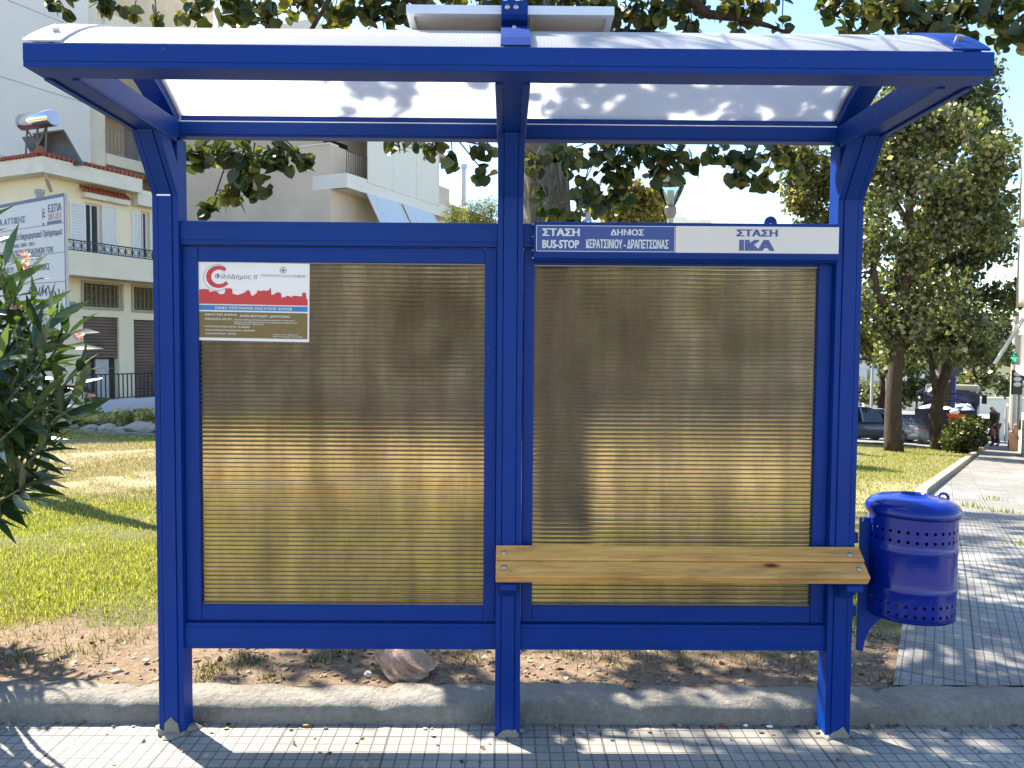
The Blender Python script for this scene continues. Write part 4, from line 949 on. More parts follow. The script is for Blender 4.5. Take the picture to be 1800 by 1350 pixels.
# lower green and white board on the same post
gb0 = B(86, 735); gb1 = B(86, 602)
gb = thing('green_notice_board', FB.M @ Vector((gb0[0]-.6, gb0[1], 0)), 'smaller notice board with a dark green band below the large white project board', 'notice board')
bd2 = fbox(FB, 'board', mat('board_cream', (.50, .52, .47), .5, var=.1), gb, gb0[0]-1.5, gb0[0], gb0[1], gb1[1], .005, .03)
def G2(x0, y0, x1, y1): return B(x0, (y0+y1)/2)[0], B(x1, (y0+y1)/2)[0], B(30, y1)[1], B(30, y0)[1]
m_ = MB(); a = G2(-40, 622, 77, 672); rect(m_, FB.M, gb0[0]-1.49, a[1], a[2], a[3], .0315); m_.build('green_band', mat('band_green', (.012, .075, .055), .5), bd2)
m_ = MB()
for s, q in (('ΗΜΕΡΑ ΕΡΓΩΝ', (8, 629, 60, 640)), ('ΔΡΑΠΕΤΣΩΝΑΣ', (22, 642, 75, 652)), ('2012', (36, 656, 58, 668))):
    a = G2(*q); put_text(m_, s, FB.M, a[0], a[1], a[2], a[3], .033, .01)
m_.build('white_lettering', PRINTWHITE, bd2)
m_ = MB()
for s, q in (('ΣΥΝΕΡΓΑΣΙΑΣ', (22, 604, 62, 613)), ('ΜΕΤΑΒΑΣΗΣ ΠΑΝΕΠ', (-20, 676, 40, 684)), ('ΑΝΑΠΛΑΣΗΣ ΜΕ', (10, 690, 74, 700)), ('ΣΥΜΠΡΑΞΗΣ ΜΕ ΚΑΙ', (-20, 704, 66, 713)), ('ΕΡΓΩΝ ΔΗΜΟΥ Μ', (-10, 717, 72, 727))):
    a = G2(*q); put_text(m_, s, FB.M, a[0], a[1], a[2], a[3], .033, .006)
m_.build('dark_lettering', NAVY, bd2)
# ================================================================== LAMP POSTS, POLES
ln = atY(1178, 395, 9.0); zl = g(ln.x, 9)
lp = thing('street_lantern', (ln.x, 9, zl), 'park street lantern with a tapering clear glass bowl behind the shelter', 'street lamp')
def zat(py, Y_=9.0, px=1178): return atY(px, py, Y_).z
MB().tube([(ln.x, 9, zl-.2), (ln.x, 9, zl+.8), (ln.x, 9, zl+.85), (ln.x, 9, zat(382))], [.09, .085, .05, .045], 14).build('pole', mat('pole_beige', (.42, .40, .35), .6), lp)
MB().lathe([(.05, zat(384)), (.085, zat(376)), (.09, zat(366)), (.06, zat(361)), (.0, zat(360))], (ln.x, 9, 0), 20).build('collar', mat('lamp_grey', (.20, .19, .17), .5), lp)
MB().tube([(ln.x, 9, zat(362)), (ln.x, 9, zat(335))], .055, 12).build('lamp_tube', mat('lamp_tube', (.7, .7, .66), .5), lp)
gl = NT('lantern_glass'); g1 = gl.new('ShaderNodeBsdfTransparent'); g1.inputs[0].default_value = (.88, .93, .93, 1); g2 = gl.new('ShaderNodeBsdfGlossy'); g2.inputs['Roughness'].default_value = .08; g3 = gl.new('ShaderNodeFresnel'); g3.inputs[0].default_value = 1.5; g4 = gl.new('ShaderNodeMixShader')
gl.link(g3.outputs[0], g4.inputs[0]); gl.link(g1.outputs[0], g4.inputs[1]); gl.link(g2.outputs[0], g4.inputs[2]); gl.link(g4.outputs[0], gl.out.inputs[0])
m_ = MB().lathe([(.06, zat(364)), (.13, zat(348)), (.19, zat(332)), (.215, zat(322)), (.205, zat(322)), (.18, zat(332)), (.12, zat(348)), (.055, zat(363.5))], (ln.x, 9, 0), 28).build('glass_bowl', gl.m, lp, smooth=True)
MB().lathe([(.225, zat(324)), (.23, zat(319)), (.2, zat(313)), (.12, zat(306)), (.0, zat(303))], (ln.x, 9, 0), 28).build('cap', mat('lamp_cap', (.40, .37, .31), .6), lp, smooth=True)
q = onG(1530, 772); t_ = thing('light_pole', q, 'slender grey light pole on the lawn left of the big tree trunk', 'pole')
ztop_ = atY(1530, 560, q.y).z
MB().tube([q-Vector((0, 0, .3)), q+Vector((0, 0, .05)), Vector((q.x, q.y, ztop_+4))], [.07, .07, .05], 10).build('shaft', mat('pole_grey', (.40, .42, .41), .5), t_); MB().lathe([(.16, 0), (.16, .03), (.08, .08)], q, 12).build('base_plate', mat('pole_grey', (0, 0, 0)), t_)
# ================================================================== RIGHT SIDE OF THE STREET
rb0 = atY(1787, 500, 21); rz = g(rb0.x, 21)-.5
rb = thing('balcony_building', (rb0.x+3, 22, rz), 'cream apartment building with deep balconies at the right edge of the picture', 'apartment building')
Fr_o = Vector((rb0.x, 21, 0)); FR = Facade((Fr_o.x, Fr_o.y, 0), Vector((-.6, -1, 0)).normalized())  # n points to street (left)
def zr_(py): return atY(1788, py, 21).z
OCH = mat('ochre_render', (.60, .44, .22), .85, var=.1)
fbox(FR, 'wall', CREAMD, rb, -.5, 7.5, rz, zr_(270)+3, -9, -1.3)
for (a, b, m__) in ((275, 322, CREAMD), (322.2, 388, OCH), (388.2, 400, WHITEW), (432, 442, WHITEW), (442.2, 540, CREAMD), (640, 650, WHITEW)):
    fbox(FR, 'balcony', m__, rb, 0, 6.5, zr_(b), zr_(a), -1.29, 0)
railing(FR, 'railing', mat('iron_white', (.5, .5, .48), .5), rb, 0, 6.0, zr_(640), zr_(590), -.1, step=.16)
m_ = MB(); m_.tube([FR.M @ Vector((.3, zr_(560), -.2)), FR.M @ Vector((.3, zr_(640), .5))], .06, 6); m_.build('awning_arm', WHITE, rb)
# shop front steps and ramp
q = atY(1768, 765, 29); rp = thing('shop_ramp', (q.x, 29, g(q.x, 29)), 'pale stepped shop entrance with a handrail by the pavement at the right', 'ramp')
def px3(px, py, Y_): p = atY(px, py, Y_); return p
a, b = px3(1788, 768, 29), px3(1840, 725, 29); FP = Facade((a.x, 29, 0), Vector((-.6, -1, 0)).normalized())
FP.bx(MB(), 0, 7, a.z-.6, b.z, -3, 0).build('platform', mat('ramp_cream', (.66, .58, .42), .8), rp, bevel=.02)
m_ = MB(); FP.bx(m_, .1, 1.2, a.z-.6, a.z+.25, .001, .3); FP.bx(m_, .3, 1.2, a.z+.251, a.z+.55, .001, .15); m_.build('steps', mat('step_brown', (.30, .2, .14), .8), rp)
m_ = MB()
for t_ in (0, .5, 1): m_.tube([FP.M @ Vector((-.4+t_*1.2, a.z-.2, .42)), FP.M @ Vector((-.4+t_*1.2, a.z+.75+t_*.6, .42))], .03, 6)
m_.tube([FP.M @ Vector((-.4, a.z+.75, .42)), FP.M @ Vector((.8, a.z+1.35, .42)), FP.M @ Vector((3, a.z+1.4, .42))], .035, 6); m_.build('handrail', mat('rail_white', (.62, .62, .6), .5), rp)
q0 = atY(1779, 765, 31); up_ = thing('utility_pole', (q0.x, 31, g(q0.x, 31)), 'pale utility pole beside the green pharmacy cross', 'pole')
MB().tube([(q0.x, 31, g(q0.x, 31)-.3), (q0.x, 31, atY(1779, 548, 31).z)], [.16, .11], 10).build('shaft', mat('pole_pale', (.52, .47, .39), .8), up_)
m_ = MB(); z_ = atY(1779, 562, 31).z; m_.tube([(q0.x, 31, z_), (q0.x-.65, 31, z_), (q0.x-.65, 31, z_-.3)], .03, 6); m_.tube([(q0.x, 31, z_-1.1), (q0.x-.7, 31, z_-.75)], .03, 6); m_.build('bracket', BLACK, up_)
# pharmacy cross
c = atY(1782, 627, 26); pc = thing('pharmacy_cross', (c.x+.3, 26, c.z), 'green illuminated pharmacy cross projecting over the pavement', 'sign')
def cross(s, t): return [(-t, s), (t, s), (t, t), (s, t), (s, -t), (t, -t), (t, -s), (-t, -s), (-t, -t), (-s, -t), (-s, t), (-t, t)]
Mxz = Matrix(((1, 0, 0, c.x), (0, 0, 1, 26), (0, 1, 0, c.z), (0, 0, 0, 1)))
MB().prism([(u, v) for u, v in cross(.205, .08)], .0, .14, Mxz).build('casing', mat('cross_dark', (.02, .2, .12), .5), pc)
em = NT('cross_glow'); em.b.inputs['Base Color'].default_value = (.02, .5, .3, 1); em.b.inputs['Emission Color'].default_value = (.03, .75, .42, 1); em.b.inputs['Emission Strength'].default_value = .55
MB().prism(cross(.185, .062), -.012, -.001, Mxz).build('lit_face', em.m, pc)
m_ = MB(); m_.prism([(-.17, -.02), (.17, -.02), (.17, .02), (-.17, .02)], -.02, -.0125, Mxz); m_.build('cross_stripe', mat('cross_dark', (0, 0, 0)), pc)
MB().prism([(-.24, -.245), (.24, -.245), (.24, -.215), (-.24, -.215)], 0, .14, Mxz).build('name_strip', mat('strip_dark', (.015, .05, .035), .5), pc)
MB().tube([(c.x, 26.07, c.z), (c.x+1.2, 26.07, c.z)], .03, 6).build('bracket', BLACK, pc)
c = atY(1788, 668, 25.5); rx = thing('dark_shop_sign', (c.x, 25.5, c.z), 'tall dark hanging shop sign with three white ovals below the pharmacy cross', 'sign')
MB().box(c.x-.15, c.x+.2, 25.5, 25.6, c.z-.52, c.z+.36).build('board', mat('sign_black', (.03, .035, .035), .5), rx)
for dz in (.22, .03, -.16):
    MB().lathe([(0, .02), (.13, .015), (.15, 0)], (c.x+.01, 25.498, c.z+dz), 20, Matrix.Rotation(R(90), 3, 'X') @ Matrix.Diagonal((.95, .55, 1))).build('white_oval', WHITE, rx, smooth=True)
MB().box(c.x+.12, c.x+.2, 25.49, 25.62, c.z-1.8, c.z-.521).build('post', STEEL, rx)
# cream buildings down the street
for (px0, px1, pyt, pyb, Y_, nm, lab) in ((1733, 1840, 592, 700, 62, 'far_flats', 'cream block of flats with balconies at the far end of the side street'),):
    a, b = atY(px0, pyt, Y_), atY(px1, pyt, Y_); zg_ = g(a.x, Y_)-1
    t_ = thing(nm, (a.x, Y_, zg_), lab, 'apartment building'); MB().box(a.x-6, b.x, Y_, Y_+10, zg_, a.z).build('wall', CREAM, t_)
    for i, py in enumerate((633, 668)):
        z_ = atY(1750, py, Y_).z
        MB().box(a.x-5, b.x, Y_-1.2, Y_-.001, z_-.2, z_).build('balcony', WHITEW, t_)
        for k in range(3):
            x_ = a.x-3+k*2.6; MB().box(x_, x_+1.2, Y_-.05, Y_-.0011, z_+.002, z_+1.9).build('window', mat('dark_room', (0, 0, 0)), t_)
    m_ = MB(); z_ = a.z; 
    for k in range(14): m_.box(a.x-5+k*.5, a.x-4.96+k*.5, Y_+.2, Y_+.24, z_, z_+1)
    m_.box(a.x-5, a.x+2, Y_+.19, Y_+.25, z_+1, z_+1.06); m_.build('roof_railing', BLACK, t_)
q = atY(1755, 722, 44); t_ = thing('white_wall', (q.x, 44, g(q.x, 44)), 'long white boundary wall behind the walking man', 'wall')
MB().box(q.x-8, q.x+6, 44, 44.3, g(q.x, 44)-.6, atY(1755, 703, 44).z).build('wall', WHITEW, t_); MB().box(q.x-8.05, q.x+6.05, 43.95, 44.35, atY(1755, 703, 44).z+.002, atY(1755, 699, 44).z).build('coping', CREAM, t_)
# ================================================================== VEHICLES
CARGLASS = mat('car_glass', (.015, .02, .025), .05, var=.1, spec=.8); TYRE = mat('tyre', (.018, .018, .018), .8); RIM = mat('rim', (.35, .36, .37), .35, metal=.7)
TAIL = mat('tail_light', (.35, .01, .01), .2); HEADL = mat('head_light', (.7, .72, .74), .1)
def loft(mb, secs):
    n = len(secs[0]); vs = [p for s_ in secs for p in s_]
    fs = [(i*n+j, i*n+(j+1) % n, (i+1)*n+(j+1) % n, (i+1)*n+j) for i in range(len(secs)-1) for j in range(n)]
    fs += [tuple(range(n))[::-1], tuple(range((len(secs)-1)*n, len(secs)*n))]; return mb.add(vs, fs)
def car(x, y, rz, col, label, group='cars parked beyond the park', nm='paint', L=4.1, wd=.86, H=1.45):
    z = g(x, y); t = thing('parked_car', (x, y, z), label, 'car', group, rz)
    paint = mat('car_'+nm, col, .22, var=.05, coat=.8, metal=.15)
    st = [(-.5, .55, .60), (-.485, .34, .82), (-.42, .27, .93), (-.30, .24, .95), (0, .22, .94), (.2, .22, .92), (.38, .25, .84), (.46, .3, .74), (.5, .45, .62)]
    m_ = MB(); secs = []
    for u, zb_, zt_ in st:
        w_ = wd*(1-.18*max(0, abs(u)-.36)/.14); X_ = u*L
        secs.append([Vector((X_, w_*k, zz)) for k, zz in ((-.86, zb_), (-1, zb_+.1), (-1, (zb_+zt_)/2+.05), (-.93, zt_-.03), (-.6, zt_), (.6, zt_), (.93, zt_-.03), (1, (zb_+zt_)/2+.05), (1, zb_+.1), (.86, zb_))])
    loft(m_, secs).build('body', paint, t, local=True, smooth=True, sub=1)
    gh = [(-.44, .90, .80, .9), (-.36, .90, H-.12, .78), (-.25, .90, H-.02, .74), (.0, .90, H-.02, .74), (.1, .90, H-.1, .76), (.28, .88, .89, .85)]
    m_ = MB(); secs = []
    for u, z0, z1, k in gh:
        secs.append([Vector((u*L, wd*a, zz)) for a, zz in ((-.93, z0-.04), (-.93, z0), (-k, z1), (k, z1), (.93, z0), (.93, z0-.04))])
    loft(m_, secs).build('windows', CARGLASS, t, local=True)
    m_ = MB(); secs = []
    for u, z1, k in ((-.37, H-.11, .77), (-.25, H-.01, .73), (-.1, H+.01, .72), (.03, H-.01, .72), (.11, H-.1, .75)):
        secs.append([Vector((u*L, wd*a, zz)) for a, zz in ((-k, z1), (-k*.85, z1+.03), (k*.85, z1+.03), (k, z1))])
    loft(m_, secs).build('roof', paint, t, local=True, smooth=True)
    for sx in (-1, 1):
        m_ = MB()
        for ua, za_, ka, ub_2, zb2, kb in ((-.44, .9, .93, -.36, H-.1, .78), (-.06, .9, .94, -.07, H-.01, .74), (.28, .89, .93, .1, H-.09, .76)):
            m_.tube([(ua*L, sx*wd*ka, za_), (ub_2*L, sx*wd*kb, zb2)], .035, 6)
        m_.build('pillars', paint, t, local=True)
        m_ = MB().box(.2*L-.05, .2*L+.1, sx*(wd+.02)-.08, sx*(wd+.02)+.08, .92, 1.04); m_.build('wing_mirror', paint, t, local=True, bevel=.02)
        for u in (-.31, .31):
            wm = MB().lathe([(.2, -.1), (.29, -.1), (.31, -.06), (.31, .06), (.29, .1), (.2, .1)], (0, 0, 0), 20, Matrix.Rotation(R(90), 3, 'X'))
            for p in wm.v: p += Vector((u*L, sx*(wd-.07), .31))
            w_ = wm.build('wheel', TYRE, t, local=True)
            rm = MB().lathe([(0, .0), (.08, .02), (.2, -.02), (.21, .03)], (0, 0, 0), 16, Matrix.Rotation(R(-90*sx), 3, 'X'))
            for p in rm.v: p += Vector((u*L, sx*(wd+.0), .31))
            rm.build('rim', RIM, w_, local=True)
        MB().box(-.5*L-.005, -.5*L+.16, sx*(wd*.74)-.14, sx*(wd*.74)+.14, .66, .86).build('tail_light', TAIL, t, local=True, bevel=.03)
        MB().box(.5*L-.25, .5*L-.05, sx*(wd*.72)-.16, sx*(wd*.72)+.16, .60, .74).build('headlight', HEADL, t, local=True, bevel=.03)
    MB().box(-.5*L-.025, -.5*L, -.26, .26, .48, .58).build('number_plate', WHITE, t, local=True)
    return t
def carpx(px, Y_, rz, *a, **k): p = atY(px, 700, Y_); return car(p.x, Y_, rz, *a, **k)
carpx(1508, 28.5, R(8), (.10, .105, .11), 'dark grey parked car wet with spray, left of the big tree trunk', nm='grey')
carpx(1535, 33, R(5), (.52, .53, .55), 'silver parked car seen above the dark grey car', nm='silver')
carpx(1606, 32.5, R(62), (.33, .34, .36), 'grey parked car between the two big trunks, nose towards the street', nm='midgrey')
carpx(1640, 38, R(50), (.06, .08, .15), 'dark blue parked car behind the two big trunks', nm='blue')
carpx(1722, 39, R(60), (.66, .67, .68), 'white parked car between the truck and the walking man', nm='white')
carpx(372, 17.9, R(188), (.62, .64, .68), 'pale silver parked car showing only its roof left of the shelter post', nm='palesilver')
carpx(392, 20.6, R(8), (.045, .01, .012), 'dark maroon parked car with red tail light by the yard wall', nm='maroon')
carpx(610, 21, R(4), (.42, .05, .035), 'red parked car seen as a blur through the left panel', nm='red')
carpx(455, 19.5, R(184), (.03, .03, .032), 'black parked car seen as a dark blur through the left panel', nm='black')
carpx(800, 22, R(4), (.30, .24, .22), 'brown parked car seen faintly through the left panel near the centre post', nm='brown')
# flatbed truck with crane
tp = atY(1668, 760, 31.5); tk = thing('crane_truck', (tp.x, 31.5, g(tp.x, 31.5)), 'dark blue flatbed truck with a folded crane and an orange sign on its side', 'truck', None, R(58))
TB = mat('truck_blue', (.012, .018, .05), .4, coat=.3); CRB = mat('crane_blue', (.03, .04, .25), .35); TY = mat('truck_dark', (.03, .03, .035), .6)
def lb_(n, m, par, *a, bevel=.01): return MB().box(*a).build(n, m, par, local=True, bevel=bevel)
# the truck's own frame: x forwards (away along the street), y to its left
lb_('chassis', TY, tk, -3.0, 3.0, -.4, .4, .62, .9)
bed = lb_('bed', TB, tk, -3.1, 1.0, -1.1, 1.1, .95, 1.1)
for nm_, a in (('side_board', (-3.1, 1.0, -1.1, -1.05, 1.102, 1.75)), ('side_board', (-3.1, 1.0, 1.05, 1.1, 1.102, 1.75)), ('tail_board', (-3.15, -3.102, -1.1, 1.1, .98, 1.75)), ('head_board', (1.0, 1.06, -1.1, 1.1, 1.0, 2.3))): lb_(nm_, TB, tk, *a)
ho = lb_('orange_sign', mat('orange_plate', (.75, .10, .015), .45), tk, -3.19, -3.152, -.7, -.05, 1.32, 1.58, bevel=.003)
m_ = MB(); m_.box(-3.2, -3.191, -.62, -.2, 1.36, 1.42); m_.box(-3.2, -3.191, -.12, 0, 1.36, 1.52); m_.build('sign_print', BLACK, ho, local=True)
fm_ = MB()
for y_ in (-1.05, 1.05):
    fm_.box(-3.0, -2.92, y_-.04, y_+.04, 1.752, 2.35); fm_.box(.8, .88, y_-.04, y_+.04, 1.752, 2.35); fm_.box(-3.0, .88, y_-.035, y_+.035, 2.352, 2.43)
fm_.box(-3.01, -2.93, -1.0, 1.0, 2.06, 2.12); fm_.box(-3.01, -2.93, -1.0, 1.0, 2.35, 2.42); fm_.build('rack_frame', TB, tk, local=True)
m_ = MB()
for i in range(16):
    a = rng.uniform(0, 6, 3); c_ = (-2.9+i*.22+rng.uniform(-.1, .1), rng.uniform(-.8, .8), 1.68); m_.lathe([(0, .16), (.2, .1), (.3, 0), (.25, -.1)], c_, 7)
m_.build('load_of_sacks', WHITE, tk, local=True, smooth=True)
cr_ = MB(); cr_.prism([(-.35, 1.3), (.35, 1.3), (.3, 2.2), (.15, 3.0), (-.25, 3.05)], -.28, .28, Matrix(((1, 0, 0, .55-2.2), (0, 0, 1, 0), (0, 1, 0, 0), (0, 0, 0, 1))))
crn = cr_.build('crane_column', CRB, tk, local=True, bevel=.03)
m_ = MB(); m_.tube([(-1.75, .0, 2.95), (-1.7, .9, 2.35), (-1.7, -.7, 2.0)], .1, 8); m_.build('crane_arm', CRB, crn, local=True)
m_ = MB(); m_.tube([(-2.02, .3, 2.3), (-2.02, -.05, 2.9)], .05, 8); m_.tube([(-2.02, .75, 2.3), (-2.02, .35, 2.75)], .05, 8); m_.build('ram', ALU, crn, local=True)
cabp = [(1.25, .75), (2.95, .75), (3.0, 1.5), (2.75, 2.5), (1.25, 2.6)]
lbm = Matrix(((1, 0, 0, 0), (0, 0, 1, 0), (0, 1, 0, 0), (0, 0, 0, 1)))
cab = MB().prism(cabp, -1.05, 1.05, lbm).build('cab', mat('cab_cream', (.5, .46, .36), .5), tk, local=True, bevel=.05)
for s_ in (-1, 1): MB().prism([(1.6, 1.6), (2.8, 1.6), (2.6, 2.3), (1.6, 2.35)], s_*1.052, s_*1.06, lbm).build('cab_window', CARGLASS, cab, local=True)
MB().box(1.2, 1.249, -.7, .7, 1.7, 2.35).build('rear_window', CARGLASS, cab, local=True)
for s_ in (-1, 1):
    for x_ in (-2.0, 2.2):
        m_ = MB().lathe([(.25, -.16), (.44, -.16), (.48, -.1), (.48, .1), (.44, .16), (.25, .16), (.25, -.16)], (0, 0, 0), 22, Matrix.Rotation(R(90), 3, 'X'))
        for p in m_.v: p += Vector((x_, s_*.88, .48))
        w_ = m_.build('wheel', TYRE, tk, local=True); m_ = MB().lathe([(0, .05), (.12, .05), (.26, 0)], (0, 0, 0), 16, Matrix.Rotation(R(-90*s_), 3, 'X'))
        for p in m_.v: p += Vector((x_, s_*.98, .48))
        m_.build('rim', RIM, w_, local=True)
    lb_('tail_light', TAIL, tk, -3.16, -3.05, s_*.8-.15, s_*.8+.15, .78, .92)
    lb_('mudguard', TY, tk, -2.7, -1.35, s_*.88-.2, s_*.88+.2, .965, .999, bevel=0)
    lb_('mirror', BLACK, tk, 2.5, 2.56, s_*1.25-.1, s_*1.25+.1, 1.7, 2.1)
# ================================================================== WALKING MAN
pp = onG(1748, 785); zt2 = atY(1748, 713, pp.y).z; Hh = zt2-pp.z; hs_ = Hh/1.68
man = thing('person', pp, 'balding man in dark jacket and brown trousers, head bent, walking on the side pavement', 'person', None, R(0))
def skinmesh(name, verts, edges, rad, m, parent, sub=2):
    me = bpy.data.meshes.new(name); me.from_pydata([Vector(v)*hs_ for v in verts], edges, []); o_ = bpy.data.objects.new(name, me); COL.objects.link(o_)
    md = o_.modifiers.new('skin', 'SKIN'); 
    for i, r_ in enumerate(rad):
        r_ = r_ if isinstance(r_, tuple) else (r_, r_); me.skin_vertices[0].data[i].radius = (r_[0]*hs_, r_[1]*hs_)
    me.skin_vertices[0].data[0].use_root = True
    sd_ = o_.modifiers.new('sub', 'SUBSURF'); sd_.levels = sub; sd_.render_levels = sub
    dg = bpy.context.evaluated_depsgraph_get(); m2 = bpy.data.meshes.new_from_object(o_.evaluated_get(dg)); bpy.data.objects.remove(o_)
    o3 = bpy.data.objects.new(name, m2); COL.objects.link(o3); m2.materials.clear(); m2.materials.append(m); o3.parent = parent
    for p in m2.polygons: p.use_smooth = True
    return o3
SKIN = mat('skin', (.36, .2, .14), .55)
# facing -x (left in the picture), slightly stooped
V_ = [(0, 0, .92), (-.02, 0, 1.1), (-.04, 0, 1.3), (-.07, 0, 1.42), (-.12, 0, 1.5), (-.17, 0, 1.56), (-.19, 0, 1.63),
      (-.05, .17, 1.38), (-.04, .22, 1.12), (-.16, .2, .92), (-.22, .19, .86), (-.05, -.17, 1.38), (-.02, -.22, 1.12), (-.15, -.21, .92), (-.22, -.2, .87),
      (.0, .09, .86), (-.05, .1, .48), (.02, .1, .08), (-.13, .11, .03), (.02, -.09, .86), (.03, -.1, .48), (.10, -.1, .08), (-.05, -.11, .03)]
E_ = [(0, 1), (1, 2), (2, 3), (3, 4), (4, 5), (5, 6), (3, 7), (7, 8), (8, 9), (9, 10), (3, 11), (11, 12), (12, 13), (13, 14), (0, 15), (15, 16), (16, 17), (17, 18), (0, 19), (19, 20), (20, 21), (21, 22)]
Rr = [.14, .13, .14, .11, .055, .085, .07, .06, .045, .035, .03, .06, .045, .035, .03, .085, .06, .04, .035, .085, .06, .04, .035]
skinmesh('body', V_, E_, Rr, SKIN, man)
JK = mat('jacket', (.075, .07, .072), .85, var=.4, scale=6); TRS = mat('trousers', (.13, .065, .045), .85, var=.3, scale=5)
skinmesh('jacket', [(0, 0, .86)]+V_[1:4]+[V_[7], V_[8], (-.14, .2, .95), V_[11], V_[12], (-.13, -.21, .95)], [(0, 1), (1, 2), (2, 3), (3, 4), (4, 5), (5, 6), (3, 7), (7, 8), (8, 9)], [.165, .16, .165, .125, .085, .065, .055, .085, .065, .055], JK, man)
skinmesh('trousers', [(0, 0, .9), V_[15], V_[16], (.02, .1, .12), V_[19], V_[20], (.10, -.1, .12)], [(0, 1), (1, 2), (2, 3), (0, 4), (4, 5), (5, 6)], [.15, .105, .08, .065, .105, .08, .065], TRS, man)
for a, b in ((V_[17], V_[18]), (V_[21], V_[22])): skinmesh('shoe', [a, ((a[0]+b[0])/2, a[1], .06), b], [(0, 1), (1, 2)], [.055, .055, .045], BLACK, man, 1)
skinmesh('hair', [(-.10, 0, 1.60), (-.115, 0, 1.56), (-.12, 0, 1.52)], [(0, 1), (1, 2)], [(.05, .075), (.05, .075), (.04, .06)], mat('grey_hair', (.16, .15, .14), .9), man, 1)
for s_ in (-1, 1):
    for k in range(5):
        a = (-.22-.01*k, s_*.19+(k-2)*.015, .86); skinmesh('finger', [a, (a[0]-.03, a[1], a[2]-.03), (a[0]-.02, a[1], a[2]-.06)], [(0, 1), (1, 2)], [.009, .009, .007], SKIN, man, 1)
mb = MB(); bg = pp+Vector((-.24, -.0, .62))*1
tb = thing('shopping_bag', pp+Vector((-.24, -.2, .45))*hs_, 'small reddish brown bag held in front of the walking man', 'bag')
mb = MB(); cc = pp+Vector((-.24, -.2, .62))*hs_; mb.lathe([(.0, -.2), (.11, -.19), (.15, -.08), (.12, .1), (.05, .18), (.0, .19)], cc, 14); mb.build('bag_body', mat('bag_brown', (.2, .09, .07), .8), tb, smooth=True)
mb = MB(); mb.tube([cc+Vector((0.03, 0, .17)), cc+Vector((.02, 0, .24)), cc+Vector((-.03, 0, .17))], .01, 6); mb.build('handle', mat('bag_brown', (0, 0, 0)), tb)
# ================================================================== TREES
GREYGREEN = leafmat('leaf_poplar', [(0, (.034, .054, .026)), (.4, (.078, .105, .046)), (.68, (.145, .17, .072)), (.88, (.26, .28, .13)), (1, (.46, .46, .30))], .34, .45, spec=.8)
SHADELEAF = leafmat('leaf_canopy', [(0, (.022, .040, .017)), (.45, (.048, .073, .027)), (.75, (.10, .115, .036)), (.93, (.20, .19, .05)), (1, (.32, .28, .08))], .38, .4)
PINELEAF = leafmat('leaf_pine', [(0, (.05, .08, .012)), (.6, (.13, .16, .025)), (1, (.3, .29, .06))], .5, .4)
YELLEAF = leafmat('leaf_yellow', [(0, (.08, .075, .02)), (.5, (.22, .19, .04)), (1, (.40, .33, .09))], .5, .45)
BUSHLEAF = leafmat('leaf_bush', [(0, (.012, .025, .006)), (.6, (.04, .065, .012)), (.85, (.14, .16, .03)), (1, (.35, .32, .07))], .45, .35)
def tree(name, base, label, cat, trunk, limbs, blobs, leaf, lm, n, bm_, group=None, hang=None, lp=.55, flat_=.6, kind='small'):
    t = thing(name, base, label, cat, group)
    tb = MB()
    for pts, rad in [trunk]+limbs: tb.tube(pts, rad, 12 if (pts, rad) == trunk else 7)
    tb.build('trunk', bm_, t, smooth=True)
    tot = sum(b[2] for b in blobs); P = np.concatenate([ball(c, r, max(3, int(n*w_/tot)), lp) for c, r, w_ in blobs])
    leaves('crown', P, leaf, kind, lm, t, hang, flat_); return t
# --- shade tree right behind the shelter; its big leaves hang into the picture
tx, ty = .47, 3.3; tz = g(tx, ty)
trunk = ([(tx+.06, ty, tz-.2), (tx+.02, ty, tz+.05), (tx, ty, tz+.5), (tx-.05, ty, tz+1.3), (tx-.12, ty+.02, tz+2.4), (tx-.15, ty, tz+3.2), (tx-.1, ty+.1, tz+4.4), (tx, ty, tz+6)], [.34, .26, .225, .21, .19, .17, .12, .05])
st = thing('shade_tree', (tx, ty, tz), 'big broad leaved shade tree right behind the shelter, its branches hanging above the roof', 'tree')
tb = MB(); tb.tube(*trunk, 18); trk = tb.build('trunk', BARK, st, smooth=True)
def pxp(px, py, Y_): return atY(px, py, Y_)
HB = []                                           # hanging leaf clusters: centre, radius, count
def cl(px, py, Y_, rpx, n, sq=.8): 
    d_ = Y_+2.93; r = rpx/1400*d_; HB.append((pxp(px, py, Y_), (r, r*1.0, r*sq), n))
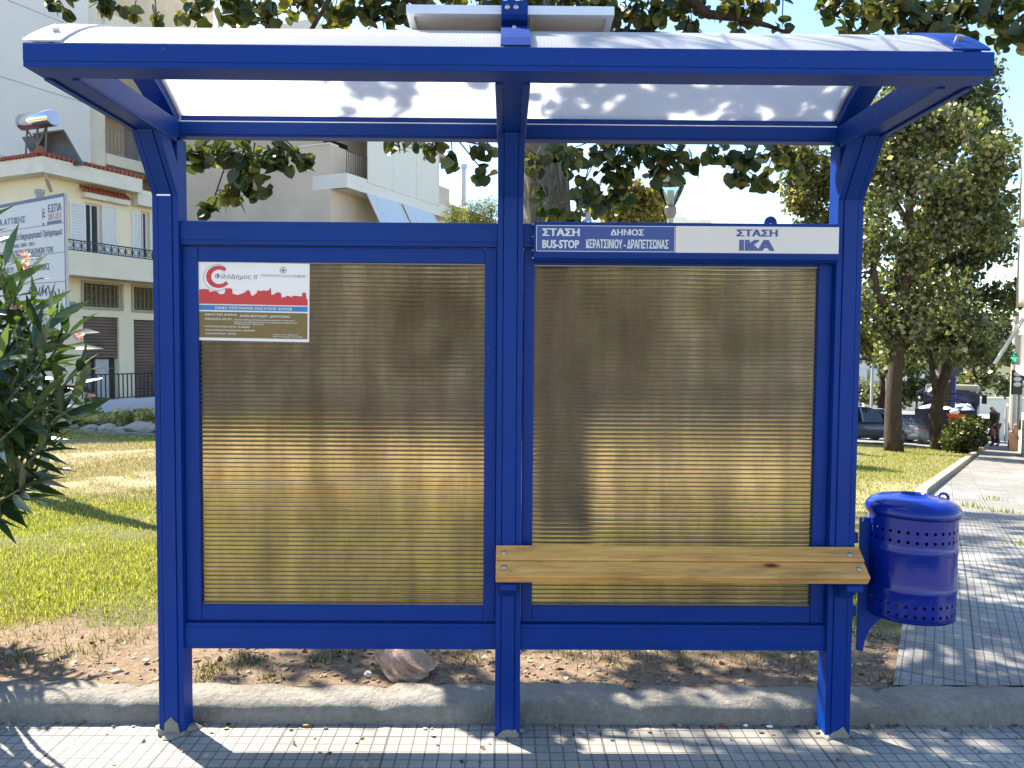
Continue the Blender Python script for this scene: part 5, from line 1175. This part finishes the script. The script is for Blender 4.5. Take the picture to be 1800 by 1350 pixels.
for a in ((375, 268, 1.6, 34, 26), (430, 275, 1.6, 46, 44), (490, 268, 1.7, 40, 34), (440, 318, 1.6, 40, 40), (400, 345, 1.6, 24, 18), (372, 366, 1.6, 16, 9), (350, 282, 1.6, 20, 10), (538, 285, 1.7, 17, 9), (345, 268, 1.6, 14, 6),
          (700, 256, 2.0, 16, 7), (760, 260, 2.0, 24, 12), (795, 283, 2.0, 20, 11), (845, 262, 2.0, 22, 11), (848, 305, 2.0, 17, 9), (728, 257, 2, 10, 4),
          (945, 285, 2.3, 34, 16), (1000, 278, 2.4, 44, 36), (1060, 270, 2.5, 46, 46), (1120, 268, 2.5, 44, 44), (1178, 272, 2.5, 40, 40), (1040, 362, 2.6, 30, 22), (1080, 345, 2.7, 28, 20), (1010, 385, 2.5, 22, 12), (1095, 300, 2.5, 26, 20), (1150, 300, 2.5, 22, 14), (1215, 290, 2.5, 18, 11), (1030, 325, 2.5, 34, 26), (950, 335, 2.3, 26, 11), (1075, 312, 2.5, 22, 12),
          (1262, 268, 2.4, 24, 15), (1310, 275, 2.4, 40, 40), (1365, 272, 2.5, 36, 36), (1300, 312, 2.4, 24, 18), (1345, 318, 2.4, 22, 15), (1390, 300, 2.6, 26, 18), (1180, 305, 2.5, 20, 11)): cl(*a)
# above the roof line
for a in ((105, 8, 2.6, 22, 10), (185, 12, 2.6, 26, 14), (235, 22, 2.6, 20, 8), (275, 30, 2.6, 14, 6), (150, -25, 2.7, 40, 24),
          (345, 18, 2.4, 36, 28), (410, 5, 2.5, 50, 60), (470, 22, 2.5, 40, 44), (530, 0, 2.5, 42, 44), (590, 22, 2.4, 36, 38), (650, 12, 2.5, 46, 56), (700, 25, 2.5, 34, 34), (620, -30, 2.6, 60, 60),
          (790, -12, 2.6, 40, 36), (850, -5, 2.6, 40, 36), (940, -8, 2.6, 40, 36), (1000, -5, 2.7, 44, 40), (1060, 0, 2.8, 40, 40), (1100, 25, 2.8, 34, 36), (1150, 15, 2.8, 44, 56), (1205, 5, 2.8, 40, 44), (1215, 42, 2.8, 26, 18), (1285, 10, 2.7, 38, 34), (1340, 5, 2.7, 38, 30), (1375, 42, 2.6, 16, 8), (1300, 45, 2.7, 22, 10),
          (1470, 10, 2.3, 32, 30), (1520, 30, 2.3, 44, 56), (1580, 15, 2.3, 50, 70), (1640, 40, 2.3, 44, 60), (1700, 20, 2.4, 50, 66), (1760, 30, 2.4, 46, 60), (1790, 70, 2.3, 30, 26), (1700, 70, 2.4, 24, 14), (1560, -20, 2.4, 60, 70), (1700, -30, 2.4, 60, 70)): cl(*a)
limb = MB(); up0 = Vector(trunk[0][5]); up1 = Vector(trunk[0][4])
def limbto(p, r0=.06, sag=.0, start=None):
    a = start or up0; p = Vector(p); m1 = a.lerp(p, .35)+Vector((0, 0, .75)); m2 = a.lerp(p, .72)+Vector((0, 0, .7+sag))
    limb.tube([a, m1, m2, p], [r0, r0*.7, r0*.4, .008], 7); return [a, m1, m2, p]
L1 = limbto(pxp(430, 250, 1.6), .045, .35); L2 = limbto(pxp(150, -90, 2.6), .05, .25); L3 = limbto(pxp(1360, 255, 2.45), .07); L4 = limbto(pxp(1740, 0, 2.4), .075); L5 = limbto(pxp(800, 245, 2.0), .04); L6 = limbto(pxp(1100, 250, 2.5), .05); L7 = limbto(pxp(640, -70, 2.5), .04, .2)
limb.tube([pxp(1150, -60, 2.75), pxp(1215, 2, 2.7), pxp(1245, 25, 2.7), pxp(1300, 32, 2.68), pxp(1350, 45, 2.65), pxp(1385, 58, 2.6)], [.045, .038, .032, .026, .016, .006], 8)
nodes = [p for L_ in (L1, L2, L3, L4, L5, L6, L7) for p in (L_[1], L_[2], L_[3], L_[1].lerp(L_[2], .5), L_[2].lerp(L_[3], .5))]
# the part of the crown above the picture: it throws the dappled shade
rs = random.Random(5)
SD = Vector(sund)
def shade(n, xr, yr, z0, r0, r1, dens, span=2.6, keep=lambda x, y: True):
    k = 0
    while k < n:
        x_, y_ = rs.uniform(*xr), rs.uniform(*yr)
        if not keep(x_, y_): continue
        T = Vector((x_, y_, z0 if z0 is not None else g(x_, y_)))
        tm = max(.6, (.475*(T.y+2.93)+1.43-T.z)/(SD.z-.475*SD.y)+.5)      # stays above the top edge of the photograph
        c = T+SD*(tm+rs.uniform(0, span)); r = rs.uniform(r0, r1); HB.append((c, (r, r, r*.8), int(dens*(r/.3)**2))); k += 1
shade(36, (.15, 1.4), (-.8, .1), 2.35, .16, .27, 36, 2.2)
shade(7, (-.75, .15), (-.8, .1), 2.35, .10, .2, 30, 1.5)
shade(62, (.85, 3.4), (-.45, 1.3), None, .2, .36, 34, 2.8)
shade(26, (-1.2, .9), (.4, 1.15), None, .14, .26, 34, 2.0)
shade(125, (1.9, 6.5), (.6, 6.6), None, .26, .5, 36, 2.4, lambda x, y: x > edge(y)-.7 and x < edge(y)+3)
tw = MB(); 
for c, r, n in HB:
    c = Vector(c)
    if px_of(c)[1] < 85 and c.z < 4.2 and px_of(c)[1] > -60: nd_ = c+Vector((rs.uniform(-.12, .12), rs.uniform(0, .3), rs.uniform(.5, .8)))
    else:
        nd_ = min(nodes, key=lambda q: (q-c).length)
        if (nd_-c).length > .8: nd_ = c+Vector((rs.uniform(-.2, .2), rs.uniform(0, .3), rs.uniform(.4, .7)))
    mid = nd_.lerp(c, .5)+Vector((rs.uniform(-.08, .08), rs.uniform(-.08, .08), .12))
    tw.tube([nd_, mid, c+Vector((0, 0, r[2]*.4)), c-Vector((0, 0, r[2]*.7))], [.007, .005, .004, .002], 5)
    for k in range(3):
        d_ = Vector((rs.uniform(-1, 1)*r[0], rs.uniform(-1, 1)*r[1], rs.uniform(-.9, .5)*r[2])); tw.tube([c+Vector((0, 0, r[2]*.3)), c+d_*.6+Vector((0, 0, .03)), c+d_], [.005, .003, .0015], 4)
limb.build('limb', BARKD, st, smooth=True); tw.build('twigs', mat('twig_bark', (.07, .05, .035), .9), st)
P = np.concatenate([ball(c, r, n, .6) for c, r, n in HB])
P = P[~((np.abs(P[:, 0]-.04) < 1.5) & (P[:, 1] < .6))]
leaves('crown', P, .074, 'round', SHADELEAF, st, .75, .9, .3)
# small shoots on the trunk
SHOOT = leafmat('leaf_shoot', [(0, (.03, .06, .012)), (.7, (.06, .10, .02)), (1, (.3, .3, .12))])
for c_, r_, n_ in ((pxp(972, 372, 3.0), (.11, .08, .09), 22), (pxp(1050, 362, 3.2), (.16, .1, .12), 40), (pxp(1085, 350, 3.3), (.12, .1, .14), 30)): leaves('shoot', ball(c_, r_, n_), .06, 'round', SHOOT, st, .9)
# --- big poplars on the right lawn
def fartree(px, pyb, Y_, label, trunkpx, blobspx, n, leaf, lm, wtr, name='poplar_tree', group='trees on the right lawn', bm_=BARKD, lp=.5, depth=1.3, limbs_=(), kind='small'):
    d_ = Y_+2.93; b = pxp(px, pyb, Y_); k = d_/1400
    tr = ([pxp(a, c, Y_) for a, c in trunkpx], [wtr*k*q for q in np.linspace(1, .25, len(trunkpx))])
    lim = [([pxp(a, c, Y_) for a, c in L_], [w_*k*q for q in np.linspace(1, .3, len(L_))]) for L_, w_ in limbs_]
    bl = []
    for (bx_, by_, rx_, ry_, w_) in blobspx: bl.append((pxp(bx_, by_, Y_+random.uniform(-.5, .5)*depth), (rx_*k, rx_*k*.9, ry_*k), w_))
    return tree(name, b, label, 'tree', tr, lim, bl, leaf, lm, n, bm_, group, None, lp, kind=kind)
ra = random.Random(11)
def blobfield(x0, x1, y0, y1, n, r0, r1, keep=lambda x, y: True, w_=1):
    out = []
    while len(out) < n:
        x, y = ra.uniform(x0, x1), ra.uniform(y0, y1)
        if keep(x, y): r = ra.uniform(r0, r1); out.append((x, y, r, r*.85, w_*r*r))
    return out
fartree(1572, 796, 22.5, 'big dark leaved tree with a thick wet black trunk on the right lawn', [(1572, 800), (1570, 770), (1570, 700), (1577, 620), (1586, 540), (1596, 440), (1600, 330), (1605, 200)],
        blobfield(1490, 1760, 180, 640, 70, 26, 52, lambda x, y: ((x-1625)/140)**2+((y-400)/250)**2 < 1 and not (x > 1720 and y > 430)), 17000, .17, GREYGREEN, 17, limbs_=[([(1578, 600), (1560, 545), (1542, 520), (1535, 470), (1540, 380)], 11), ([(1590, 480), (1640, 420), (1690, 330)], 8), ([(1600, 400), (1560, 330), (1550, 230)], 6)])
fartree(1640, 792, 25.5, 'leaning dark tree with a pale forked trunk in front of the truck', [(1652, 800), (1648, 770), (1644, 730), (1652, 690), (1668, 640), (1676, 560), (1690, 440)],
        blobfield(1600, 1775, 380, 665, 44, 22, 42, lambda x, y: y < 640-abs(x-1690)*.15), 11000, .17, GREYGREEN, 15, limbs_=[([(1650, 700), (1640, 660), (1632, 600)], 8)])
fartree(1480, 775, 29, 'pale sunlit poplar glimpsed left of the right shelter post', [(1478, 780), (1480, 640), (1482, 400), (1470, 280)],
        blobfield(1385, 1560, 255, 620, 60, 16, 34)+blobfield(1378, 1480, 250, 400, 40, 14, 26, lambda x, y: x > 1375+(400-y)*.2), 21000, .16, leafmat('leaf_pale_poplar', [(0, (.05, .055, .015)), (.5, (.14, .14, .035)), (1, (.40, .36, .14))]), 9, lp=.55)
fartree(1660, 760, 30, 'tall poplar filling the sky behind the big dark tree', [(1660, 780), (1662, 600), (1668, 400), (1680, 200), (1690, 80)],
        blobfield(1500, 1790, 95, 420, 64, 22, 48, lambda x, y: x < 1735+(y-90)*.16 and y > 80+max(0, (1620-x))*.9 and y < 400), 16000, .20, GREYGREEN, 12, lp=.7, limbs_=[([(1600, 400), (1596, 300), (1592, 200)], 5), ([(1660, 400), (1640, 300), (1645, 150)], 5)])
fartree(1735, 740, 36, 'dense rounded dark tree beyond the truck at the end of the lawn', [(1700, 745), (1702, 690), (1715, 620)], blobfield(1690, 1775, 560, 680, 22, 18, 28), 5000, .2, GREYGREEN, 10)
fartree(1545, 740, 35, 'mixed green trees behind the parked cars', [(1550, 750), (1550, 690), (1552, 600)], blobfield(1505, 1660, 590, 700, 26, 16, 28), 5000, .2, GREYGREEN, 9)
# trees in the two gaps and behind the panels
fartree(832, 600, 24, 'bright green pine top between the awnings and the centre post', [(832, 700), (832, 500), (834, 400)], [(800, 385, 22, 26, 1), (830, 378, 26, 34, 1.4), (860, 372, 24, 30, 1.2), (845, 410, 40, 30, 2), (800, 420, 30, 30, 1)], 5200, .20, PINELEAF, 8, 'pine_tree', None, kind='needle')
fartree(1110, 620, 18, 'yellow green rounded tree seen in the right gap beside the lantern', [(1110, 700), (1110, 560), (1112, 420)], [(1105, 340, 32, 26, 1), (1085, 368, 30, 30, 1), (1130, 368, 36, 34, 1.6), (1110, 400, 50, 40, 2.5), (1150, 350, 18, 20, .5)], 6500, .12, YELLEAF, 8, 'tree', None, lp=.45)
fartree(1160, 640, 24, 'small dark evergreen beside the yellow green tree in the right gap', [(1160, 700), (1160, 560), (1160, 420)], [(1158, 372, 16, 20, 1), (1155, 400, 24, 24, 1)], 1600, .14, BUSHLEAF, 6, 'tree', None)
for i, (px_, Y_, lab) in enumerate(((1000, 26, 'dark tree blurred behind the left edge of the right panel'), (1110, 28, 'dark tree blurred behind the middle of the right panel'), (1290, 30, 'dark tree blurred behind the right panel below the stop name'), (760, 30, 'dark tree blurred behind the left panel near the centre post'))):
    fartree(px_, 690, Y_, lab, [(px_, 715), (px_, 650), (px_+5, 560)], blobfield(px_-70, px_+70, 470, 640, 18, 24, 40), 2600, .24, GREYGREEN, 10, group='trees seen through the panels')
# --- round bush and small shrubs by the side kerb
q = onG(1695, 797); t_ = thing('round_bush', q, 'clipped rounded bush with yellowish tips beside the side pavement', 'bush'); k = (q.y+2.93)/1400
MB().tube([q-Vector((0, 0, .1)), q+Vector((0, 0, .5))], [.05, .03], 6).build('stem', BARKD, t_)
P = np.concatenate([ball(pxp(1695, 766, q.y), (36*k, 36*k, 30*k), 2200, .22), ball(pxp(1712, 745, q.y+.2), (26*k, 26*k, 16*k), 500, .4), ball(pxp(1672, 775, q.y-.3), (18*k, 18*k, 18*k), 400, .4)]); leaves('foliage', P, .11, 'small', BUSHLEAF, t_)
# --- oleander at the left edge
OL = leafmat('leaf_oleander', [(0, (.012, .030, .011)), (.6, (.030, .064, .020)), (.9, (.07, .12, .03)), (1, (.14, .20, .06))], .26, .36, spec=.7)
ol = thing('oleander', (-2.25, .45, g(-2.25, .45)), 'dark glossy oleander with long narrow leaves and few pink flowers at the left edge', 'shrub')
stems = MB(); LPs, LDs = [], []; FPs = []; ro_ = random.Random(21)
tips = [((8, 470), -.1), ((40, 500), 0), ((55, 545), .05), ((90, 560), -.15), ((118, 590), .05), ((70, 640), -.2), ((135, 655), -.05), ((100, 690), .1), ((130, 710), -.1), ((60, 720), -.2), ((30, 600), 0), ((20, 680), .1), ((85, 780), -.1), ((60, 830), .05), ((35, 860), -.1), ((20, 780), 0), ((10, 880), .0), ((45, 760), .1), ((-40, 500), .1), ((-60, 600), 0), ((-70, 700), .25), ((-30, 800), .1), ((5, 560), .2), ((-10, 640), -.2), ((75, 600), .1), ((20, 730), -.1), ((95, 735), 0), ((0, 830), .1),
        ((-60, 520), 1.3), ((-110, 560), 1.5), ((-70, 600), 1.2), ((-150, 520), 1.6), ((-120, 620), 1.4), ((-180, 580), 1.5), ((-90, 480), 1.6), ((-140, 470), 1.3), ((-200, 500), 1.2), ((-60, 640), 1.0), ((-30, 400), .5), ((-70, 430), .6), ((-110, 500), .55), ((-60, 520), .5), ((-140, 430), .6), ((-100, 360), .5), ((-170, 500), .7), ((-120, 450), .2), ((-130, 560), .3), ((-160, 650), .1), ((-100, 740), .2), ((-90, 380), .3), ((-180, 420), .2), ((-60, 420), .25), ((-220, 540), .3), ((-150, 800), 0)]
for (pp_, dy) in tips:
    p = pxp(pp_[0], pp_[1], -.02+dy); b = Vector((-2.45+ro_.uniform(-.2, .2), .45+ro_.uniform(-.15, .15), .05)); m1 = b.lerp(p, .5)+Vector((-.06, 0, .12))
    pts = [b, m1, b.lerp(p, .82)+Vector((-.03, 0, .06)), p]; stems.tube(pts, [.012, .009, .006, .003], 6)
    dr = (pts[3]-pts[2]).normalized(); nw = ro_.randint(5, 8)
    for k in range(nw):
        o_ = pts[3]-(pts[3]-pts[2])*(k/nw)*1.5; ang = ro_.uniform(0, 2*pi)+k*2.1
        for j in range(3):
            a = ang+j*2.09; sp_ = .45+.55*k/nw
            side = dr.cross(Vector((.2, .5, .8))).normalized(); s2_ = dr.cross(side)
            v_ = dr*(1-sp_*.75)+(side*cos(a)+s2_*sin(a))*sp_+Vector((0, 0, -.10*k/nw)); LPs.append(o_); LDs.append(v_)
stems.build('stems', mat('oleander_stem', (.10, .11, .06), .8), ol, smooth=True)
leaves('foliage', np.array([tuple(p) for p in LPs]), .152, 'lance', OL, ol, flat=1.5, jit=.22, dirs=np.array([tuple(v) for v in LDs]))
PINK = leafmat('petal_pink', [(0, (.62, .22, .28)), (1, (.80, .5, .52))], .5, .4)
for a, b, n_ in ((44, 452, 9), (40, 466, 8), (140, 592, 7), (160, 690, 8), (34, 538, 5), (66, 735, 4)): leaves('flower', ball(pxp(a, b, -.05), (.014, .014, .014), n_), .02, 'round', PINK, ol, None, .9)
# ================================================================== GRASS, STONES, LITTER
GRASSM = leafmat('grass_green', [(0, (.06, .08, .014)), (.3, (.18, .22, .032)), (.7, (.33, .345, .06)), (.88, (.48, .45, .16)), (1, (.60, .54, .32))], .5, .5, (1.2, 1.2, .5))
STRAW = leafmat('grass_dry', [(0, (.18, .145, .07)), (.45, (.38, .32, .17)), (.8, (.52, .45, .28)), (1, (.20, .23, .06))], .7, .3, (1.1, 1.05, .8))
def n2d(x, y): return np.sin(x*1.9+1.3*np.sin(y*1.1))*np.cos(y*2.3+x*.7)+.6*np.sin(x*5.1-y*3.7)*np.cos(y*4.3+1.7)
def blades(name, pts, h0, w0, m, lean=.7, jit=.45):
    N = len(pts); d = np.hypot(pts[:, 0], pts[:, 1]+2.93); a = rng.uniform(0, 2*pi, N); ln_ = np.abs(rng.normal(0, lean, N))
    h = h0*(1+rng.uniform(-jit, jit, N))*(1+.03*d); w_ = w0*(1+.22*d)
    up_ = np.stack([np.cos(a)*np.sin(ln_), np.sin(a)*np.sin(ln_), np.cos(ln_)], 1); b = rng.uniform(0, 2*pi, N); sd_ = np.stack([np.cos(b), np.sin(b), np.zeros(N)], 1)*w_[:, None]
    z = G(pts[:, 0], pts[:, 1]); base = np.stack([pts[:, 0], pts[:, 1], z-.004], 1)
    mid = base+up_*(h*.55)[:, None]+np.array([0, 0, .25])*h[:, None]*.4; tip = base+up_*h[:, None]*1.05+np.array([0, 0, .1])*h[:, None]
    V = np.stack([base-sd_, base+sd_, mid+sd_*.7, mid-sd_*.7, tip], 1).reshape(-1, 3)
    i0 = (np.arange(N)*5)[:, None]; F = np.concatenate([i0+np.array([[0, 1, 2, 3]]), i0+np.array([[3, 2, 4, 4]])])
    Fq = i0+np.array([[0, 1, 2, 3]]); Ft = i0+np.array([[3, 2, 4]])
    me = bpy.data.meshes.new(name); me.vertices.add(len(V)); me.vertices.foreach_set('co', V.astype(np.float32).ravel())
    li = np.concatenate([Fq.ravel(), Ft.ravel()]); me.loops.add(len(li)); me.loops.foreach_set('vertex_index', li.astype(np.int32))
    ls = np.concatenate([np.arange(N)*4, 4*N+np.arange(N)*3]); me.polygons.add(2*N); me.polygons.foreach_set('loop_start', ls.astype(np.int32)); me.update(calc_edges=True)
    o_ = bpy.data.objects.new(name, me); COL.objects.link(o_); me.materials.append(m); return tag(o_, kind='stuff')
def scatter(n, p0, p1, y0, y1, power=1.0):
    d = np.exp(rng.uniform(np.log(y0+2.93), np.log(y1+2.93), n)); px = rng.uniform(p0, p1, n); x = .03+(px-885)/1400*d; return np.stack([x, d-2.93], 1)
pts = np.concatenate([scatter(230000, -120, 350, .72, 16), scatter(110000, 1420, 1760, .62, 27), scatter(70000, 350, 1420, .62, 17)])
ed = np.array([edge(y) for y in pts[:, 1]]); pts = pts[pts[:, 0] < ed-.2]
nn = n2d(pts[:, 0], pts[:, 1]); yv = pts[:, 1]+nn*.55
dryf = np.clip(sm(4.6, 6.2, yv)*(1-sm(10.6, 11.6, yv)), 0, 1)*np.where(pts[:, 0] > 2, .45, .93)
dryf = np.maximum(dryf, .35*(nn > .55)); dryf = np.maximum(dryf, .16); dryf = np.maximum(dryf, .8*(1-sm(.75, 1.35, pts[:, 1]+.25*nn)))
isd = rng.uniform(0, 1, len(pts)) < dryf
keep = rng.uniform(0, 1, len(pts)) < sm(.6, 1.25, pts[:, 1]+nn*.28)*.97+.02
tag(blades('grass', pts[~isd & keep], .026, .0011, GRASSM, 1.05), 'short yellow green lawn grass growing behind the shelter', 'grass')
tag(blades('dry_grass', pts[isd & keep], .024, .0012, STRAW, 1.1), 'straw coloured dry grass in the worn parts of the lawn', 'dry grass')
# tufts on the bare earth near the kerb and weeds in the side pavement
tp_ = []
for (px, py, n_, r_) in ((365, 1180, 120, .08), (430, 1165, 150, .1), (470, 1196, 60, .05), (560, 1160, 70, .06), (820, 1160, 60, .06), (1000, 1152, 90, .08), (1070, 1160, 160, .13), (1180, 1158, 160, .15), (1300, 1155, 200, .18), (1390, 1160, 120, .12), (350, 1196, 50, .04), (600, 1150, 50, .05), (60, 1130, 160, .15), (130, 1150, 140, .12), (200, 1135, 120, .12), (30, 1160, 90, .1), (250, 1120, 90, .1), (1540, 1120, 60, .08), (1560, 1200, 30, .05)):
    q = onG(px, py); tp_.append(np.array([[q.x, q.y]])+rng.normal(size=(n_, 2))*r_*.6)
tag(blades('weed_tufts', np.concatenate(tp_), .027, .0016, leafmat('weed', [(0, (.03, .045, .012)), (.6, (.09, .11, .03)), (.8, (.25, .2, .1)), (1, (.4, .33, .18))]), 1.1), 'thin tufts of weeds on the bare earth along the kerb', 'weeds')
tp_ = []
for (px, py, n_, r_) in ((1708, 893, 70, .12), (1760, 902, 60, .12), (1795, 960, 40, .06), (1745, 880, 40, .1)):
    q = onG(px, py); tp_.append(np.array([[q.x, q.y]])+rng.normal(size=(n_, 2))*r_)
tag(blades('pavement_weeds', np.concatenate(tp_), .05, .002, GRASSM, .8), 'small weeds growing from joints of the side pavement', 'weeds')
# loose grit and dead leaves
def chips(name, pts, size, m, label, cat, kind='round', lift=.004):
    P_ = np.stack([pts[:, 0], pts[:, 1], G(pts[:, 0], pts[:, 1])+lift], 1); pv = pts[:, 1] < .1; P_[pv, 2] = GP+lift; kk = (pts[:, 1] >= .1) & (pts[:, 1] < .262); P_[kk, 2] = GP+.094+lift*.3
    V, F = tmpl(kind); return tag(leaves(name, P_, size, kind, m, None, None, 6.0, .6), label, cat, None, 'stuff')
xx = rng.uniform(-3.2, 1.9, 620); yy = rng.uniform(.28, 1.15, 620); 
chips('leaf_litter', np.stack([xx, yy], 1), .02, leafmat('dead_leaf', [(0, (.06, .035, .018)), (.5, (.17, .10, .05)), (.85, (.34, .24, .13)), (1, (.5, .42, .3))], .8, .15), 'small dead leaves and bits scattered over the bare earth', 'dead leaves')
xx = rng.uniform(-2.5, 4, 260); yy = rng.uniform(-.35, .095, 260)**1
yy = np.where(rng.uniform(0, 1, 260) < .6, .095-np.abs(rng.normal(0, .03, 260)), yy)
chips('pavement_litter', np.stack([xx, yy], 1), .014, leafmat('litter_bit', [(0, (.05, .03, .02)), (.5, (.2, .13, .07)), (1, (.45, .4, .33))], .8, .1), 'tiny dry leaves and grit swept against the kerb', 'litter')
# gravel: small many sided stones on the earth
N = 1900; xx = rng.uniform(-3.2, 2.0, N); yy = rng.uniform(.27, 1.0, N); mkk = xx < 1.6+.55*(yy-.25); xx, yy = xx[mkk], yy[mkk]; N = len(xx)
oct_ = np.array([(1, 0, 0), (-1, 0, 0), (0, 1, 0), (0, -1, 0), (0, 0, 1), (0, 0, -1)], float); of = np.array([(0, 2, 4), (2, 1, 4), (1, 3, 4), (3, 0, 4), (2, 0, 5), (1, 2, 5), (3, 1, 5), (0, 3, 5)])
sz = rng.gamma(2, .0028, N)+.002; A = (oct_[None]*rng.uniform(.6, 1.3, (N, 6, 1)))*sz[:, None, None]; A[:, :, 2] *= .7
A += np.stack([xx, yy, G(xx, yy)+.002], 1)[:, None, :]
tag(np_mesh('gravel', A.reshape(-1, 3), (of[None]+(np.arange(N)*6)[:, None, None]).reshape(-1, 3), leafmat('gravel_stone', [(0, (.16, .10, .06)), (.6, (.26, .19, .13)), (1, (.42, .37, .31))], .9, 0)), 'small gravel stones lying on the bare earth behind the kerb', 'gravel', None, 'stuff')
# the pinkish rock
def rock(name, c, dims, m, seed, sub=3, rough=.16):
    bm = bmesh.new(); bmesh.ops.create_icosphere(bm, subdivisions=sub, radius=1); r_ = np.random.default_rng(seed)
    ns = r_.normal(size=(9, 3)); ns /= np.linalg.norm(ns, axis=1, keepdims=True); ds = r_.uniform(.55, .85, 9)
    for v in bm.verts:
        p = np.array(v.co)
        for n_, d_ in zip(ns, ds):
            q = p.dot(n_)
            if q > d_: p = p-n_*(q-d_)*.93
        f = 1+rough*.35*sin(p[0]*9+seed)*cos(p[1]*8-p[2]*7)+rough*.2*sin(p[2]*19+p[0]*17)
        v.co = Vector(p*f*np.array(dims))+Vector(c)
    me = bpy.data.meshes.new(name); bm.to_mesh(me); bm.free(); me.materials.append(m); o_ = bpy.data.objects.new(name, me); COL.objects.link(o_); return o_
def rockmat():
    t = NT('pink_rock'); co = t.coord(); n = t.noise(co, 9, 8, .7); n2 = t.noise(co, 70, 5, .7); sep = t.new('ShaderNodeSeparateXYZ'); t.link(co, sep.inputs[0])
    c = t.ramp(n, [(.3, (.42, .20, .115)), (.5, (.58, .39, .27)), (.68, (.70, .60, .51))]); c = t.mix(.4, c, t.ramp(n2, [(.3, (.5, .5, .5)), (.7, (1, 1, 1))]), 'MULTIPLY')
    return t.set(c, .9, normal=t.bump(t.math('ADD', n2, n), .8, .02))
RK = rockmat(); q = onG(705, 1200)
o = rock('rock', (q.x, q.y+.13, q.z+.015), (.155, .13, .105), RK, 11, 5, .3); tag(o, 'angular pinkish brown rock on the bare earth behind the shelter', 'rock')
q = onG(655, 1190); o = rock('pebble', (q.x-.02, q.y, q.z+.012), (.02, .018, .018), mat('pale_stone', (.55, .52, .48), .8), 8, 2); tag(o, 'pale pebble lying just left of the pinkish rock', 'pebble')
for i, (px, py, rx_, rz_, lab) in enumerate(((105, 762, .55, .2, 'pale flat stone edging the flower bed, leftmost beside the board post'), (160, 764, .3, .12, 'low pale stone second from the board post in the bed edging'), (190, 761, .28, .17, 'white rubble stone in the middle of the bed edging'), (212, 762, .25, .12, 'small pale stone right of the white rubble stone'), (245, 758, .5, .22, 'longest pale edging stone, next to the shelter post'))):
    q = atY(px, py, 13.3); z_ = g(q.x, 13.3); o = rock('edging_stone', (q.x, 13.3, z_+rz_*.5), (rx_*.8, .25, rz_*.75), mat('edging_stone', (.34, .29, .225), .9, bump=.5, scale=3, bscale=25), 20+i); tag(o, lab, 'stone', 'stones edging the flower bed')
m_ = MB(); 
for k in range(40):
    x0, x1 = -12+k*.3, -12+(k+1)*.3; m_.box(x0, x1-.004, 12.75, 12.87, g(x0, 12.8)-.15, g(x0, 12.8)+.06)
o = m_.build('lawn_edging', KERB); tag(o, kind='structure')
xx = rng.uniform(-12.5, -4.2, 5200); yy = rng.uniform(13.6, 15.8, 5200); zz = G(xx, yy)+rng.uniform(.02, .42, 5200)*(.75+.25*np.sin(xx*3))
tag(leaves('ground_cover', np.stack([xx, yy, zz], 1), .17, 'small', leafmat('leaf_cover', [(0, (.10, .12, .03)), (.5, (.26, .26, .08)), (1, (.5, .44, .22))], .5, .4)), 'yellow green leafy ground cover behind the edging stones', 'ground cover', None, 'stuff')
# sprinkler jet
q0 = onG(1662, 789); N = 6000; u = rng.beta(1.2, 1.3, N); q0 = q0+Vector((0, 0, .1)); tgt = pxp(1583, 752, q0.y-.5)
Pj = np.array(q0)[None]+(np.array(tgt)-np.array(q0))[None]*u[:, None]; Pj[:, 2] += .9*u*(1-u)*.5; spread = (.015+.42*u**1.5)[:, None]; Pj += rng.normal(size=(N, 3))*spread*np.array([.8, .6, .75])
tag(np_mesh('water_spray', (oct_[None]*rng.uniform(.004, .008, (N, 1, 1))+Pj[:, None]).reshape(-1, 3), (of[None]+(np.arange(N)*6)[:, None, None]).reshape(-1, 3), leafmat('water_drop', [(0, (.8, .82, .82)), (1, (.9, .9, .9))], .1, .6, (1, 1, 1))), 'white sprinkler spray arching over the lawn by the big trunk', 'water spray', None, 'stuff')
sp_ = thing('sprinkler', q0-Vector((0, 0, .1)), 'small lawn sprinkler head at the foot of the round bush', 'sprinkler'); MB().tube([q0-Vector((0, 0, .15)), q0], .02, 6).build('riser', BLACK, sp_)
# bits on the pavement
for px, py, m__, nm, lab in ((1270, 1275, mat('red_plastic', (.5, .02, .02), .4), 'bottle_cap', 'tiny red cap on the pavement left of the right post'), (1352, 1277, WHITE, 'paper_scrap', 'white crumpled paper scrap on the pavement left of the right post'), (1310, 1275, WHITE, 'cigarette_end', 'white cigarette end on the pavement between red cap and paper scrap'), (538, 1275, mat('orange_wrap', (.5, .22, .05), .6), 'wrapper', 'small orange wrapper against the kerb right of the left post')):
    q = atZ(px, py, GP+.006); o = rock(nm, (q.x, q.y, GP+.007), (.016 if 'paper' in nm or nm == 'wrapper' else .011, .009, .007), m__, 31, 2); tag(o, lab, nm.split('_')[0] if nm != 'bottle_cap' else 'cap')
